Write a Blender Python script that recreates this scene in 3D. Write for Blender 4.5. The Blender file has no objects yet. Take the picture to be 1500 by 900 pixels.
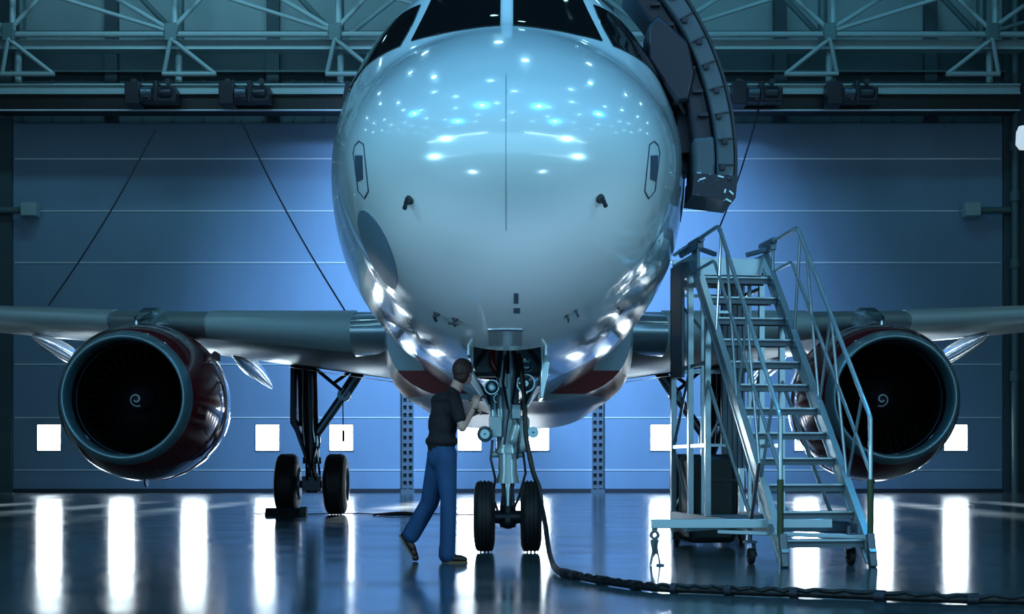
import bpy, bmesh, math, random
from mathutils import Vector, Matrix
random.seed(4)
C = bpy.context.scene.collection
PI = math.pi
F = 2185.0            # focal length in px of the 1500 px wide frame
CZ = 0.91             # camera height

# ------------------------------------------------------------------ camera
cam = bpy.data.cameras.new('camera'); camo = bpy.data.objects.new('camera', cam)
C.objects.link(camo); camo.location = (0, 0, CZ); camo.rotation_euler = (PI/2, 0, 0)
cam.sensor_width = 36; cam.lens = F*36/1500; cam.shift_y = 235/1500; cam.clip_end = 300
bpy.context.scene.camera = camo

# ------------------------------------------------------------------ light, exposure
sc = bpy.context.scene
sc.view_settings.view_transform = 'Standard'; sc.view_settings.look = 'None'
sc.view_settings.gamma = 1; sc.view_settings.use_curve_mapping = False
sc.view_settings.exposure = 0.0
wd = bpy.data.worlds.new('sky'); sc.world = wd; wd.use_nodes = True
bgn = wd.node_tree.nodes['Background']
bgn.inputs[0].default_value = (0.24, 0.56, 0.78, 1); bgn.inputs[1].default_value = 1.25

def area(name, loc, aim, sx, sy, power, col, spread=180):
    l = bpy.data.lights.new(name, 'AREA'); l.shape = 'RECTANGLE'; l.size = sx; l.size_y = sy
    l.energy = power; l.color = col; l.spread = math.radians(spread)
    o = bpy.data.objects.new(name, l); C.objects.link(o); o.location = loc
    o.rotation_euler = (Vector(aim)-Vector(loc)).to_track_quat('-Z', 'Y').to_euler(); return o
def spot(name, loc, aim, power, col, size, blend=1, r=.3):
    l = bpy.data.lights.new(name, 'SPOT'); l.energy = power; l.color = col
    l.spot_size = math.radians(size); l.spot_blend = blend; l.shadow_soft_size = r
    o = bpy.data.objects.new(name, l); C.objects.link(o); o.location = loc
    o.rotation_euler = (Vector(aim)-Vector(loc)).to_track_quat('-Z', 'Y').to_euler(); return o
BLUE = (0.29, 0.54, 1.0)
spot('door_floodlight', (0, 40, 16.5), (0.5, 53.7, 5.0), 25000, BLUE, 86, 1, .8)
spot('door_floodlight_low', (0, 37, 9.0), (0.5, 53.7, 5.0), 9000, BLUE, 80, 1, .8)
for lx, lz, pw in ((-15, 12.6, 3800), (15, 12.6, 3800), (-19, 2.6, 4200), (19, 2.6, 3600)):
    spot('mouth_fill_spot', (lx, -2.4, lz), (0, 13, 3.2), pw, (0.42, 0.84, 1.0), 17, .8, .2)  # unseen spots added at the hangar mouth to brighten the nose
for lx in (-2.4, 2.6):
    spot('belly_fill_spot', (lx, 7.2, .35), (.1, 12.8, 2.75), 480, (0.56, 0.80, 1.0), 25, .8, .25)  # low spots added out of view to lift the fuselage underside
area('upper_wall_light', (-9, 45, 19.0), (-9, 53.9, 16.8), 14, 1, 500, (0.3, 0.75, 1.0))
area('upper_wall_light', (9, 45, 19.0), (9, 53.9, 16.8), 14, 1, 260, (0.2, 0.7, 1.0))
for lx, ly in ((-9, 3.5), (9, 3.5), (-3, 9), (4, 9), (-12, 14), (12, 14)):
    spot('roof_fill_spot', (lx, ly, 18.0), (0, 14, 4), 1500, (0.05, 0.48, 1.0), 60, 1, .14)  # extra spots added under the roof to light the nose blue
sun = bpy.data.lights.new('sun', 'SUN'); sun.energy = 130.0; sun.angle = math.radians(2.5); sun.color = (0.85, 0.93, 1.0)
suno = bpy.data.objects.new('sun', sun); C.objects.link(suno)
suno.rotation_euler = Vector((-0.05, -1, -0.098)).to_track_quat('-Z', 'Y').to_euler()

# ------------------------------------------------------------------ materials
def mat(name, col, rough=.5, metal=0., emit=None, es=0., spec=.5, coat=0., bump=None, var=None):
    m = bpy.data.materials.new(name); m.use_nodes = True
    nt = m.node_tree; b = nt.nodes['Principled BSDF']
    b.inputs['Base Color'].default_value = (*col, 1); b.inputs['Roughness'].default_value = rough
    b.inputs['Metallic'].default_value = metal; b.inputs['Specular IOR Level'].default_value = spec
    b.inputs['Coat Weight'].default_value = coat; b.inputs['Coat Roughness'].default_value = .04
    if emit: b.inputs['Emission Color'].default_value = (*emit, 1); b.inputs['Emission Strength'].default_value = es
    tc = nt.nodes.new('ShaderNodeTexCoord')
    if var:      # (scale, amount, stretch)
        mp = nt.nodes.new('ShaderNodeMapping'); mp.inputs['Scale'].default_value = var[2]
        n = nt.nodes.new('ShaderNodeTexNoise'); n.inputs['Scale'].default_value = var[0]; n.inputs['Detail'].default_value = 5
        r = nt.nodes.new('ShaderNodeMix'); r.data_type = 'RGBA'
        r.inputs['A'].default_value = (*[c*(1-var[1]) for c in col], 1)
        r.inputs['B'].default_value = (*[min(1, c*(1+var[1])) for c in col], 1)
        nt.links.new(tc.outputs['Object'], mp.inputs[0]); nt.links.new(mp.outputs[0], n.inputs['Vector'])
        nt.links.new(n.outputs['Fac'], r.inputs['Factor']); nt.links.new(r.outputs['Result'], b.inputs['Base Color'])
    if bump:     # (scale, strength, stretch)
        mp = nt.nodes.new('ShaderNodeMapping'); mp.inputs['Scale'].default_value = bump[2]
        n = nt.nodes.new('ShaderNodeTexNoise'); n.inputs['Scale'].default_value = bump[0]; n.inputs['Detail'].default_value = 3
        bp = nt.nodes.new('ShaderNodeBump'); bp.inputs['Strength'].default_value = bump[1]; bp.inputs['Distance'].default_value = .02
        nt.links.new(tc.outputs['Object'], mp.inputs[0]); nt.links.new(mp.outputs[0], n.inputs['Vector'])
        nt.links.new(n.outputs['Fac'], bp.inputs['Height']); nt.links.new(bp.outputs[0], b.inputs['Normal'])
    return m
ONE = (1, 1, 1)
M = {}
M['door'] = mat('door_paint', (.19, .30, .42), .55, var=(.35, .28, (1, 1, .35)))
M['seam'] = mat('seam_metal', (.70, .80, .86), .35, .3)
M['dark'] = mat('dark_steel', (.018, .024, .034), .5)
M['wall'] = mat('wall_panel', (.05, .085, .10), .7, var=(.4, .3, ONE))
M['upper'] = mat('upper_wall_panel', (.30, .40, .42), .6, var=(.3, .3, ONE))
M['ceil'] = mat('ceiling_sheet', (.03, .045, .055), .8)
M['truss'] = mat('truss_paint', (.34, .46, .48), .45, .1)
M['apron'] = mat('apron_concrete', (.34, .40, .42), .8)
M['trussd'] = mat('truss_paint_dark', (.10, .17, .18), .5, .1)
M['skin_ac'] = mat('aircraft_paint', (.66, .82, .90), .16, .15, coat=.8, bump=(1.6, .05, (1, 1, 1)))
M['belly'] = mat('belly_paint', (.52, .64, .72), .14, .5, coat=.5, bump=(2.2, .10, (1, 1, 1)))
M['red'] = mat('red_paint', (.30, .012, .016), .16, .1, coat=.8)
M['maroon'] = mat('maroon_cowling', (.20, .008, .014), .12, .15, coat=.9, bump=(2.5, .08, ONE))
M['lip'] = mat('inlet_metal', (.24, .38, .42), .24, .55)
M['black'] = mat('black_interior', (.004, .004, .005), .5)
M['blade'] = mat('fan_blade', (.030, .022, .022), .25, .7)
M['white'] = mat('white_mark', (.7, .75, .75), .5)
M['glass'] = mat('cockpit_glass', (.004, .005, .006), .04, 0, spec=.8)
M['chrome'] = mat('polished_metal', (.62, .72, .76), .16, .95, bump=(6, .12, ONE))
M['wingu'] = mat('wing_metal', (.42, .52, .56), .28, .6, bump=(1.4, .15, ONE))
M['slat'] = mat('slat_metal', (.60, .78, .82), .25, .2)
M['gearw'] = mat('gear_white', (.50, .62, .68), .28, .35)
M['geard'] = mat('gear_dark', (.035, .035, .05), .35, .5)
M['gearg'] = mat('gear_grey', (.16, .22, .28), .3, .6)
M['tyre'] = mat('tyre_rubber', (.014, .012, .014), .55)
M['alu'] = mat('stair_aluminium', (.58, .70, .76), .22, .7)
M['alud'] = mat('stair_tread', (.15, .18, .21), .4, .6)
M['olive'] = mat('olive_sleeve', (.05, .075, .03), .5)
M['box'] = mat('ballast_box_paint', (.010, .017, .018), .45)
M['rubber'] = mat('cable_rubber', (.012, .012, .014), .4, bump=(40, .4, ONE))
M['doorin'] = mat('door_lining', (.075, .105, .13), .55, var=(3, .25, ONE))
M['line'] = mat('panel_gap', (.05, .08, .13), .5)
M['oval'] = mat('reflection_seam_grey', (.11, .20, .28), .4, .0)  # tone of the painted cheek reflection, also used for the radome seam
M['skin'] = mat('skin', (.50, .30, .26), .5)
M['shirt'] = mat('black_cotton', (.007, .004, .009), .85, bump=(9, .5, ONE))
M['jeans'] = mat('denim', (.010, .055, .16), .8, var=(7, .5, (1, 1, .4)), bump=(12, .6, (1, 1, .5)))
M['hair'] = mat('hair', (.035, .012, .010), .6, bump=(60, .6, (1, 1, .3)))
M['shoe'] = mat('shoe_leather', (.022, .008, .008), .35)
M['sole'] = mat('shoe_sole', (.16, .10, .04), .6)
M['eye'] = mat('eye_white', (.6, .6, .6), .2)
M['lamp'] = mat('lamp_lens', (.9, .95, 1), .3, emit=(.42, .84, 1.), es=17)
M['strip'] = mat('strip_tube', (.9, .95, 1), .3, emit=(.7, .92, 1.), es=22)
M['lens'] = mat('headlamp_glass', (.45, .55, .6), .08, .8)
M['glow'] = mat('lamp_opal_glass', (.7, .8, .85), .2, emit=(.75, .9, 1.), es=.6)

def belly_mat():
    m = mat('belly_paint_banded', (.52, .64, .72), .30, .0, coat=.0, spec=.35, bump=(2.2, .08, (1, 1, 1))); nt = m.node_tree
    tc = nt.nodes.new('ShaderNodeTexCoord'); sp = nt.nodes.new('ShaderNodeSeparateXYZ'); nt.links.new(tc.outputs['Object'], sp.inputs[0])
    def cmp(op, v):
        n = nt.nodes.new('ShaderNodeMath'); n.operation = op; n.inputs[1].default_value = v; nt.links.new(sp.outputs['Z'], n.inputs[0]); return n
    a, b = cmp('GREATER_THAN', 1.95), cmp('LESS_THAN', 2.28); mu = nt.nodes.new('ShaderNodeMath'); mu.operation = 'MULTIPLY'
    nt.links.new(a.outputs[0], mu.inputs[0]); nt.links.new(b.outputs[0], mu.inputs[1])
    mx = nt.nodes.new('ShaderNodeMix'); mx.data_type = 'RGBA'; mx.inputs['A'].default_value = (.52, .64, .72, 1); mx.inputs['B'].default_value = (.30, .006, .010, 1)
    nt.links.new(mu.outputs[0], mx.inputs['Factor']); nt.links.new(mx.outputs['Result'], nt.nodes['Principled BSDF'].inputs['Base Color']); return m
M['fairing'] = belly_mat()
def floor_mat():
    m = bpy.data.materials.new('polished_floor'); m.use_nodes = True; nt = m.node_tree
    b = nt.nodes['Principled BSDF']; N = nt.nodes.new; L = nt.links.new
    tc = N('ShaderNodeTexCoord')
    def noise(scale, st, det=4):
        mp = N('ShaderNodeMapping'); mp.inputs['Scale'].default_value = st
        n = N('ShaderNodeTexNoise'); n.inputs['Scale'].default_value = scale; n.inputs['Detail'].default_value = det
        L(tc.outputs['Object'], mp.inputs[0]); L(mp.outputs[0], n.inputs['Vector']); return n
    n1 = noise(.5, (1, 1.6, 1)); rr = N('ShaderNodeMapRange')
    rr.inputs['From Min'].default_value = .3; rr.inputs['From Max'].default_value = .7
    rr.inputs['To Min'].default_value = .10; rr.inputs['To Max'].default_value = .20
    L(n1.outputs['Fac'], rr.inputs['Value']); L(rr.outputs[0], b.inputs['Roughness'])
    n2 = noise(.35, (1, 1, 1)); mx = N('ShaderNodeMix'); mx.data_type = 'RGBA'
    mx.inputs['A'].default_value = (.035, .060, .068, 1); mx.inputs['B'].default_value = (.075, .11, .125, 1)
    L(n2.outputs['Fac'], mx.inputs['Factor'])
    # slab joints: a grid of thin saw cuts
    br = N('ShaderNodeTexBrick'); br.offset = 0; br.inputs['Scale'].default_value = 1
    br.inputs['Mortar Size'].default_value = .012; br.inputs['Brick Width'].default_value = 5.5; br.inputs['Row Height'].default_value = 5.5
    br.inputs['Color1'].default_value = (1, 1, 1, 1); br.inputs['Color2'].default_value = (1, 1, 1, 1); br.inputs['Mortar'].default_value = (.25, .25, .25, 1)
    L(tc.outputs['Object'], br.inputs['Vector'])
    mu = N('ShaderNodeMix'); mu.data_type = 'RGBA'; mu.blend_type = 'MULTIPLY'; mu.inputs['Factor'].default_value = 1
    L(mx.outputs['Result'], mu.inputs['A']); L(br.outputs['Color'], mu.inputs['B']); L(mu.outputs['Result'], b.inputs['Base Color'])
    n3 = noise(1.0, (.8, 2.6, 1), 5); bp = N('ShaderNodeBump'); bp.inputs['Strength'].default_value = .05; bp.inputs['Distance'].default_value = .02
    L(n3.outputs['Fac'], bp.inputs['Height']); L(bp.outputs[0], b.inputs['Normal'])
    b.inputs['Specular IOR Level'].default_value = .42
    return m
M['floor'] = floor_mat()
def pane_mat():   # daylight behind frosted polycarbonate; lets the low sun through too
    m = bpy.data.materials.new('daylight_pane'); m.use_nodes = True; nt = m.node_tree
    for n in list(nt.nodes): nt.nodes.remove(n)
    e = nt.nodes.new('ShaderNodeEmission'); e.inputs[0].default_value = (.80, .93, 1, 1); e.inputs[1].default_value = 16
    t = nt.nodes.new('ShaderNodeBsdfTransparent'); a = nt.nodes.new('ShaderNodeAddShader'); o = nt.nodes.new('ShaderNodeOutputMaterial')
    nt.links.new(e.outputs[0], a.inputs[0]); nt.links.new(t.outputs[0], a.inputs[1]); nt.links.new(a.outputs[0], o.inputs[0]); return m
M['pane'] = pane_mat()

# ------------------------------------------------------------------ mesh helpers
class MB:
    def __init__(s): s.v = []; s.f = []; s.mi = []; s.m = 0
    def add(s, vs, fs):
        k = len(s.v); s.v += [tuple(p) for p in vs]
        for f in fs: s.f.append([i+k for i in f]); s.mi.append(s.m)
        return s
    def box(s, x0, x1, y0, y1, z0, z1):
        return s.add([(x, y, z) for x in (x0, x1) for y in (y0, y1) for z in (z0, z1)],
                     [(0, 1, 3, 2), (4, 6, 7, 5), (0, 4, 5, 1), (2, 3, 7, 6), (0, 2, 6, 4), (1, 5, 7, 3)])
    def cbox(s, c, d): return s.box(c[0]-d[0]/2, c[0]+d[0]/2, c[1]-d[1]/2, c[1]+d[1]/2, c[2]-d[2]/2, c[2]+d[2]/2)
    def bar(s, a, b, w, h, up=(0, 0, 1)):
        a = Vector(a); b = Vector(b); d = (b-a).normalized(); u = Vector(up)
        x = d.cross(u)
        if x.length < 1e-4: x = d.cross(Vector((1, 0, 0)))
        x.normalize(); z = x.cross(d); vs = []
        for p in (a, b):
            for i, j in ((-1, -1), (1, -1), (1, 1), (-1, 1)): vs.append(p + x*i*w/2 + z*j*h/2)
        return s.add(vs, [(3, 2, 1, 0), (4, 5, 6, 7), (0, 1, 5, 4), (1, 2, 6, 5), (2, 3, 7, 6), (3, 0, 4, 7)])
    def tube(s, pts, r, seg=10, cap=True):
        pts = [Vector(p) for p in pts]; n = len(pts)
        if not hasattr(r, '__len__'): r = [r]*n
        vs = []; px = None
        for i, p in enumerate(pts):
            d = (pts[min(i+1, n-1)] - pts[max(i-1, 0)]).normalized()
            if px is None:
                px = d.cross(Vector((0, 0, 1)))
                if px.length < .05: px = d.cross(Vector((1, 0, 0)))
            px = (px - d*px.dot(d)).normalized(); y = d.cross(px)
            for k in range(seg):
                t = 2*PI*k/seg; vs.append(p + (px*math.cos(t) + y*math.sin(t))*r[i])
        fs = [(i*seg+k, i*seg+(k+1) % seg, (i+1)*seg+(k+1) % seg, (i+1)*seg+k) for i in range(n-1) for k in range(seg)]
        if cap: fs += [tuple(range(seg))[::-1], tuple((n-1)*seg+k for k in range(seg))]
        return s.add(vs, fs)
    def rev(s, o, d, prof, seg=32, up=(0, 0, 1), sq=None):
        """revolve (axial, radius) profile about the axis o + t*d"""
        o = Vector(o); d = Vector(d).normalized(); x = d.cross(Vector(up))
        if x.length < .05: x = d.cross(Vector((1, 0, 0)))
        x.normalize(); y = x.cross(d); vs = []; fs = []
        for a, r in prof:
            for k in range(seg):
                t = 2*PI*k/seg; c, q = math.cos(t), math.sin(t)
                rr = sq(a, r, c, q) if sq else r
                vs.append(o + d*a + (x*c + y*q)*rr)
        n = len(prof)
        fs = [(i*seg+k, (i+1)*seg+k, (i+1)*seg+(k+1) % seg, i*seg+(k+1) % seg) for i in range(n-1) for k in range(seg)]
        return s.add(vs, fs)
    def grid(s, fn, nu, nv, cu=False):
        vs = [fn(i/nu, j/nv) for i in range(nu + (0 if cu else 1)) for j in range(nv+1)]
        w = nv+1; R = nu if cu else nu+1
        fs = [(i*w+j, ((i+1) % R)*w+j, ((i+1) % R)*w+j+1, i*w+j+1) for i in range(nu) for j in range(nv)]
        return s.add(vs, fs)
    def prism(s, poly, a, b, ax='y'):
        n = len(poly)
        def P(p, t): return {'x': (t, p[0], p[1]), 'y': (p[0], t, p[1]), 'z': (p[0], p[1], t)}[ax]
        vs = [P(p, a) for p in poly] + [P(p, b) for p in poly]
        return s.add(vs, [tuple(range(n)), tuple(range(2*n-1, n-1, -1))] + [(i, i+n, (i+1) % n+n, (i+1) % n) for i in range(n)])
    def ell(s, c, r, seg=14, R=None):
        c = Vector(c); vs = []; fs = []; H = seg//2
        for i in range(1, H):
            ph = PI*i/H
            for k in range(seg):
                t = 2*PI*k/seg
                v = Vector((r[0]*math.sin(ph)*math.cos(t), r[1]*math.sin(ph)*math.sin(t), r[2]*math.cos(ph)))
                vs.append(c + (R @ v if R else v))
        top = Vector((0, 0, r[2])); bot = -top
        vs += [c + (R @ top if R else top), c + (R @ bot if R else bot)]; T = len(vs)-2
        for i in range(H-2):
            for k in range(seg): fs.append((i*seg+k, (i+1)*seg+k, (i+1)*seg+(k+1) % seg, i*seg+(k+1) % seg))
        for k in range(seg):
            fs.append((T, k, (k+1) % seg)); fs.append((T+1, (H-2)*seg+(k+1) % seg, (H-2)*seg+k))
        return s.add(vs, fs)
    def cap(s, a, b, ra, rb, seg=14):   # tapered capsule
        a = Vector(a); b = Vector(b); d = b-a; L = d.length; d = d/L
        pr = [(-ra*.98, ra*.15)] + [(-ra*math.cos(t), ra*math.sin(t)) for t in (.5, .9, 1.25)] + [(0, ra), (L, rb)] + [(L+rb*math.cos(t), rb*math.sin(t)) for t in (1.25, .9, .5)] + [(L+rb*.98, rb*.15)]
        k = len(s.v); s.rev(a, d, pr, seg)
        s.f.append(list(range(k, k+seg))[::-1]); s.mi.append(s.m)
        e = len(s.v)-seg; s.f.append(list(range(e, e+seg))); s.mi.append(s.m)
        return s
    def build(s, name, m, parent=None, bevel=0, sharp=35, label=None, fix=True):
        me = bpy.data.meshes.new(name); me.from_pydata(s.v, [], s.f)
        for x in (m if isinstance(m, (list, tuple)) else [m]): me.materials.append(M[x])
        for p, i in zip(me.polygons, s.mi): p.material_index = i; p.use_smooth = True
        if fix:
            bm = bmesh.new(); bm.from_mesh(me); bmesh.ops.recalc_face_normals(bm, faces=bm.faces); bm.to_mesh(me); bm.free()
        me.set_sharp_from_angle(angle=math.radians(sharp))
        o = bpy.data.objects.new(name, me); C.objects.link(o)
        if parent: o.parent = parent
        if bevel:
            b = o.modifiers.new('bevel', 'BEVEL'); b.width = bevel; b.segments = 2; b.limit_method = 'ANGLE'
        if label: o['label'] = label
        return o
def tag(o, label, cat, group=None, kind=None):
    o['label'] = label; o['category'] = cat
    if group: o['group'] = group
    if kind: o['kind'] = kind
    return o
def struct(o, label=None):
    o['kind'] = 'structure'
    if label: o['label'] = label
    return o
def empty(name, loc=(0, 0, 0), rz=0):
    o = bpy.data.objects.new(name, None); C.objects.link(o); o.location = loc; o.rotation_euler = (0, 0, rz)
    o.empty_display_size = .2; return o
def recenter(o):
    """put a mesh object's origin at the bottom centre of its own geometry"""
    me = o.data; vs = [v.co for v in me.vertices]
    c = Vector(((min(v.x for v in vs)+max(v.x for v in vs))/2, (min(v.y for v in vs)+max(v.y for v in vs))/2, min(v.z for v in vs)))
    me.transform(Matrix.Translation(-c)); o.location = c; return o
def W(px, py, d):   # a point of the hangar at distance d seen at pixel px, py (used only while measuring out the far wall)
    s = F/d; return ((px-750)/s, d, CZ + (685-py)/s)

# ================================================================== SETTING
YD = 53.7           # hangar door plane
b = MB().box(-30, 30, -3, 60, -.3, 0); struct(b.build('floor', 'floor'), 'dark polished concrete hangar floor with mirror-like reflections')
struct(MB().box(-60, 60, -80, -3, -.32, -.01).build('trim_1', 'apron'), 'pale concrete apron outside the hangar mouth')
b = MB().box(-30, 30, -3, 56, 20.5, 20.8)
for i in range(10): b.box(-30, 30, i*6+2.3, 2.6+i*6, 19.9, 20.5)
struct(b.build('ceiling', 'ceil'))
struct(MB().box(-30.3, -30, -3, 56, 0, 20.5).build('wall_left', 'wall'))
struct(MB().box(30, 30.3, -3, 56, 0, 20.5).build('wall_right', 'wall'))
# back wall: two dark shoulders, plus panelled band over the doors
XL, XR = -17.95, 17.65
b = MB(); b.box(-30, XL, 53.5, 54.2, 0, 20.5); b.box(XR, 30, 53.5, 54.2, 0, 20.5)
struct(b.build('wall_back', 'wall'))
b = MB(); b.box(XL, XR, 53.75, 54.2, 15.9, 20.5); b.m = 2; b.box(XL, XR, 53.75, 54.2, 13.3, 15.9)
for i in range(33): b.box(XL+.3+i*1.08, XL+.38+i*1.08, 53.68, 53.75, 13.3, 15.1)
b.m = 2
for x in (-14.6, -8.8, -2.6, 3.2, 9.4, 14.8): b.box(x, x+.45, 53.45, 53.75, 13.3, 20.5)
b.m = 1
for z in (14.35, 14.6, 15.05): b.box(XL, XR, 53.3, 53.75, z, z+.06)
for z in (16.6, 18.2): b.box(XL, XR, 53.70, 53.75, z, z+.05)
struct(b.build('wall_upper', ['upper', 'trussd', 'wall']))
# front wall behind the camera: a wide open hangar mouth
b = MB(); b.box(-30, -24, -3.4, -3, 0, 20.5); b.box(24, 30, -3.4, -3, 0, 20.5); b.box(-24, 24, -3.4, -3, 13.0, 20.5)
struct(b.build('wall_front', 'wall'))

# doors with window holes
wins = [(p-750)/40.7 for p in (72, 178, 284, 392, 500, 688, 787, 970, 1075, 1181, 1290, 1400)]
ZW0, ZW1, HW = 1.49, 2.47, .44
leaves = [(XL, -3.80), (-3.66, 3.00), (3.14, XR)]
for n, (x0, x1) in enumerate(leaves):
    b = MB(); ws = [w for w in wins if x0 < w < x1]
    b.box(x0, x1, YD, YD+.12, .14, ZW0); b.box(x0, x1, YD, YD+.12, ZW1, 13.3)
    c = x0
    for w in ws: b.box(c, w-HW, YD, YD+.12, ZW0, ZW1); c = w+HW
    b.box(c, x1, YD, YD+.12, ZW0, ZW1)
    b.m = 1
    for z in (12.0, 10.12, 8.26, 6.42, 4.6, 2.68, .79): b.box(x0+.05, x1-.05, YD-.025, YD, z, z+.045); 
    b.m = 2
    b.box(x0, x1, YD-.05, YD+.12, .0, .14)
    struct(b.build('door_%d' % (n+1), ['door', 'seam', 'dark']), 'tall panelled sliding hangar door leaf')
for n, w in enumerate(wins):
    b = MB()
    for q in ((w-HW, w-HW+.03, ZW0, ZW1), (w+HW-.03, w+HW, ZW0, ZW1), (w-HW, w+HW, ZW0, ZW0+.03), (w-HW, w+HW, ZW1-.03, ZW1)):
        b.box(q[0], q[1], YD-.03, YD+.1, q[2], q[3])
    f = struct(b.build('window_%d' % (n+1), 'gearg'), 'small square daylight window in the hangar door')
    MB().box(w-HW+.03, w+HW-.03, YD+.04, YD+.055, ZW0+.03, ZW1-.03).build('pane', 'pane', f)
# perforated guide posts
for x, lab in ((-3.73, 'left perforated steel guide post between hangar door leaves, behind the man'),
               (3.07, 'right perforated steel guide post between hangar door leaves, below the belly')):
    b = MB(); b.box(x-.20, x-.16, YD-.35, YD-.06, 0, 13.2); b.box(x+.16, x+.20, YD-.35, YD-.06, 0, 13.2); b.box(x-.04, x+.04, YD-.36, YD-.24, 0, 13.2)
    z = .15
    while z < 13: b.box(x-.16, x+.16, YD-.34, YD-.28, z, z+.13); z += .27
    b.m = 1; b.box(x-.16, x+.16, YD-.20, YD-.10, 0, 13.2); b.m = 0
    b.box(x-.25, x+.25, YD-.4, YD-.04, 0, .12)
    tag(recenter(b.build('guide_post', ['gearg', 'dark'])), lab, 'post', 'door guide posts')
# header with crane rail
b = MB(); b.box(XL, XR-.1, 51.6, 52.5, 13.28, 13.80)
hd = b.build('crane_rail', 'black'); 
b = MB(); b.box(XL, XR-.1, 51.45, 52.5, 13.80, 13.86); b.box(XL, XR-.1, 51.55, 51.65, 13.86, 14.10); b.box(XL, XR-.1, 51.45, 52.5, 14.10, 14.16)
b.build('top_flange', 'truss', hd); tag(hd, 'long black crane rail across the hangar above the doors', 'beam')
b = MB(); b.box(XL, XR-.1, 51.5, 51.62, 13.24, 13.28); b.build('lower_lip', 'seam', hd)

# pipes with boxes on both flanks
def bracket(x0, x1, z, bx, lab):
    b = MB(); b.tube([(x0, 53.3, z), (x1, 53.3, z)], .12, 12)
    o = b.build('heater_pipe', 'trussd')
    MB().box(bx-.28, bx+.28, 53.0, 53.5, z-.24, z+.24).build('junction_box', 'truss', o, bevel=.03)
    tag(recenter(o), lab, 'pipe') if False else tag(o, lab, 'pipe')
bracket(-18.6, -17.4, 10.1, -17.2, 'stub pipe ending in a square box at the left edge of the hangar door')
bracket(16.7, 17.8, 10.1, 16.4, 'stub pipe ending in a square box at the right edge of the hangar door')
b = MB(); b.tube([(17.95, 53.2, 0), (17.95, 53.2, 19.8)], .13, 12)
for z in (4, 8, 10.4, 12.2, 16): b.tube([(17.95, 53.2, z), (17.95, 53.2, z+.35)], .19, 12)
tag(b.build('drain_pipe', 'trussd'), 'tall dark vertical pipe at the right end of the hangar doors', 'pipe')
b = MB(); b.box(18.35, 18.7, 49.6, 50.0, 0, 20); tag(b.build('steel_column', 'wall'), 'dark steel column at the far right edge', 'column')
# pale wall lamp peeking in at the right edge
o = empty('wall_lamp', (16.98, 49.5, 12.15)); 
MB().rev((0.0, 0, .1), (0, 0, -1), [(0, .05), (.02, .16), (.2, .24), (.62, .26), (.78, .15), (.8, .01)], 20).build('lamp_glass', 'glow', o)
MB().box(-.1, .1, -.1, .1, .1, .5).build('bracket', 'dark', o)
MB().tube([(0, 0, .45), (1.3, 0, .45)], .04, 8).build('arm', 'dark', o)
tag(o, 'white glossy lamp hanging at the right edge above the pipe', 'lamp')

# ------------------------------------------------------------------ roof trusses above the doors
def T(x, z, y=51.0): return (x, y, z)
chx = [-17.2, -11.65, -6.05, -.4, 5.3, 10.85, 16.4]      # node positions
tr = empty('roof_truss', (0, 51, 15.4)); O = Vector((0, 51, 15.4))
tag(tr, 'pale tubular steel roof truss across the hangar above the crane rail', 'truss')
def tt(name, pts, r, m='truss', parent=None):
    return MB().tube([Vector(p)-O for p in pts], r, 10).build(name, m, parent or tr)
tt('chord', [T(XL, 15.72), T(XR, 15.72)], .10)
b = MB(); b.box(XL, XR, .35, .75, -.05, .25); b.box(XL, XR, .25, .85, -.11, -.05); b.build('girder', 'truss', tr)
tt('chord', [T(XL, 20.2), T(XR, 20.2)], .12)
tt('chord', [T(XL, 20.2, 48), T(XR, 20.2, 48)], .12)
for i, x in enumerate(chx):
    b = MB(); b.cbox((x, -.12, .38), (.42, .06, .62)); b.cbox((x, -.05, .38), (.5, .16, .16)); b.build('gusset_plate', 'trussd', tr, bevel=.03)
    tt('post', [T(x+.12, 15.8), T(x+.12, 20.2)], .11)
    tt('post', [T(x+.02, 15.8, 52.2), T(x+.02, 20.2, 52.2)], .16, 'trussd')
    tt('post', [T(x+.12, 14.2, 51.6), T(x+.12, 15.6, 51.6)], .12)
    sgn = 1 if x < 0 else -1
    # diagonals fanning up from every node
    tt('diagonal_brace', [T(x, 15.85), T(x-2.78, 17.5), T(x-5.5, 19.3)] if x < 5 else [T(x, 15.85), T(x-2.6, 18.3), T(x-4.4, 20.1)], .085)
    tt('diagonal_brace', [T(x, 15.85), T(x+2.9, 19.0), T(x+4, 20.2)] if x < 5 else [T(x, 15.85), T(x+3.7, 18.2), T(x+6, 19.6)] if x < 12 else [T(x, 15.9), T(x+1.1, 16.7)], .085)
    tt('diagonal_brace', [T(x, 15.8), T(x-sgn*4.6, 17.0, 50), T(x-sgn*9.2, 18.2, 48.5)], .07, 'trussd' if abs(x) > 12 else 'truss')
    # hangers down to the crane rail
    tt('hanger', [T(x, 15.55, 50.9), T(x-sgn*.30, 14.45, 51.2)], .075)
    tt('hanger', [T(x, 15.55, 50.9), T(x+sgn*1.42, 14.45, 51.2)], .075)
    tt('hanger', [T(min(x-sgn*.35, x+sgn*1.5), 14.42, 51.2), T(max(x-sgn*.35, x+sgn*1.5), 14.42, 51.2)], .08)
    if i < 6: tt('diagonal_brace', [T(x, 15.8, 52.2), T(x+2.8, 18, 52.2), T(x+5.6, 15.9, 52.2)] if i in (2, 3) else [T(x+1.5, 20.2, 52.2), T(x+5.5, 16.0, 52.2)], .10, 'trussd' if i not in (2, 3) else 'truss')

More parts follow.
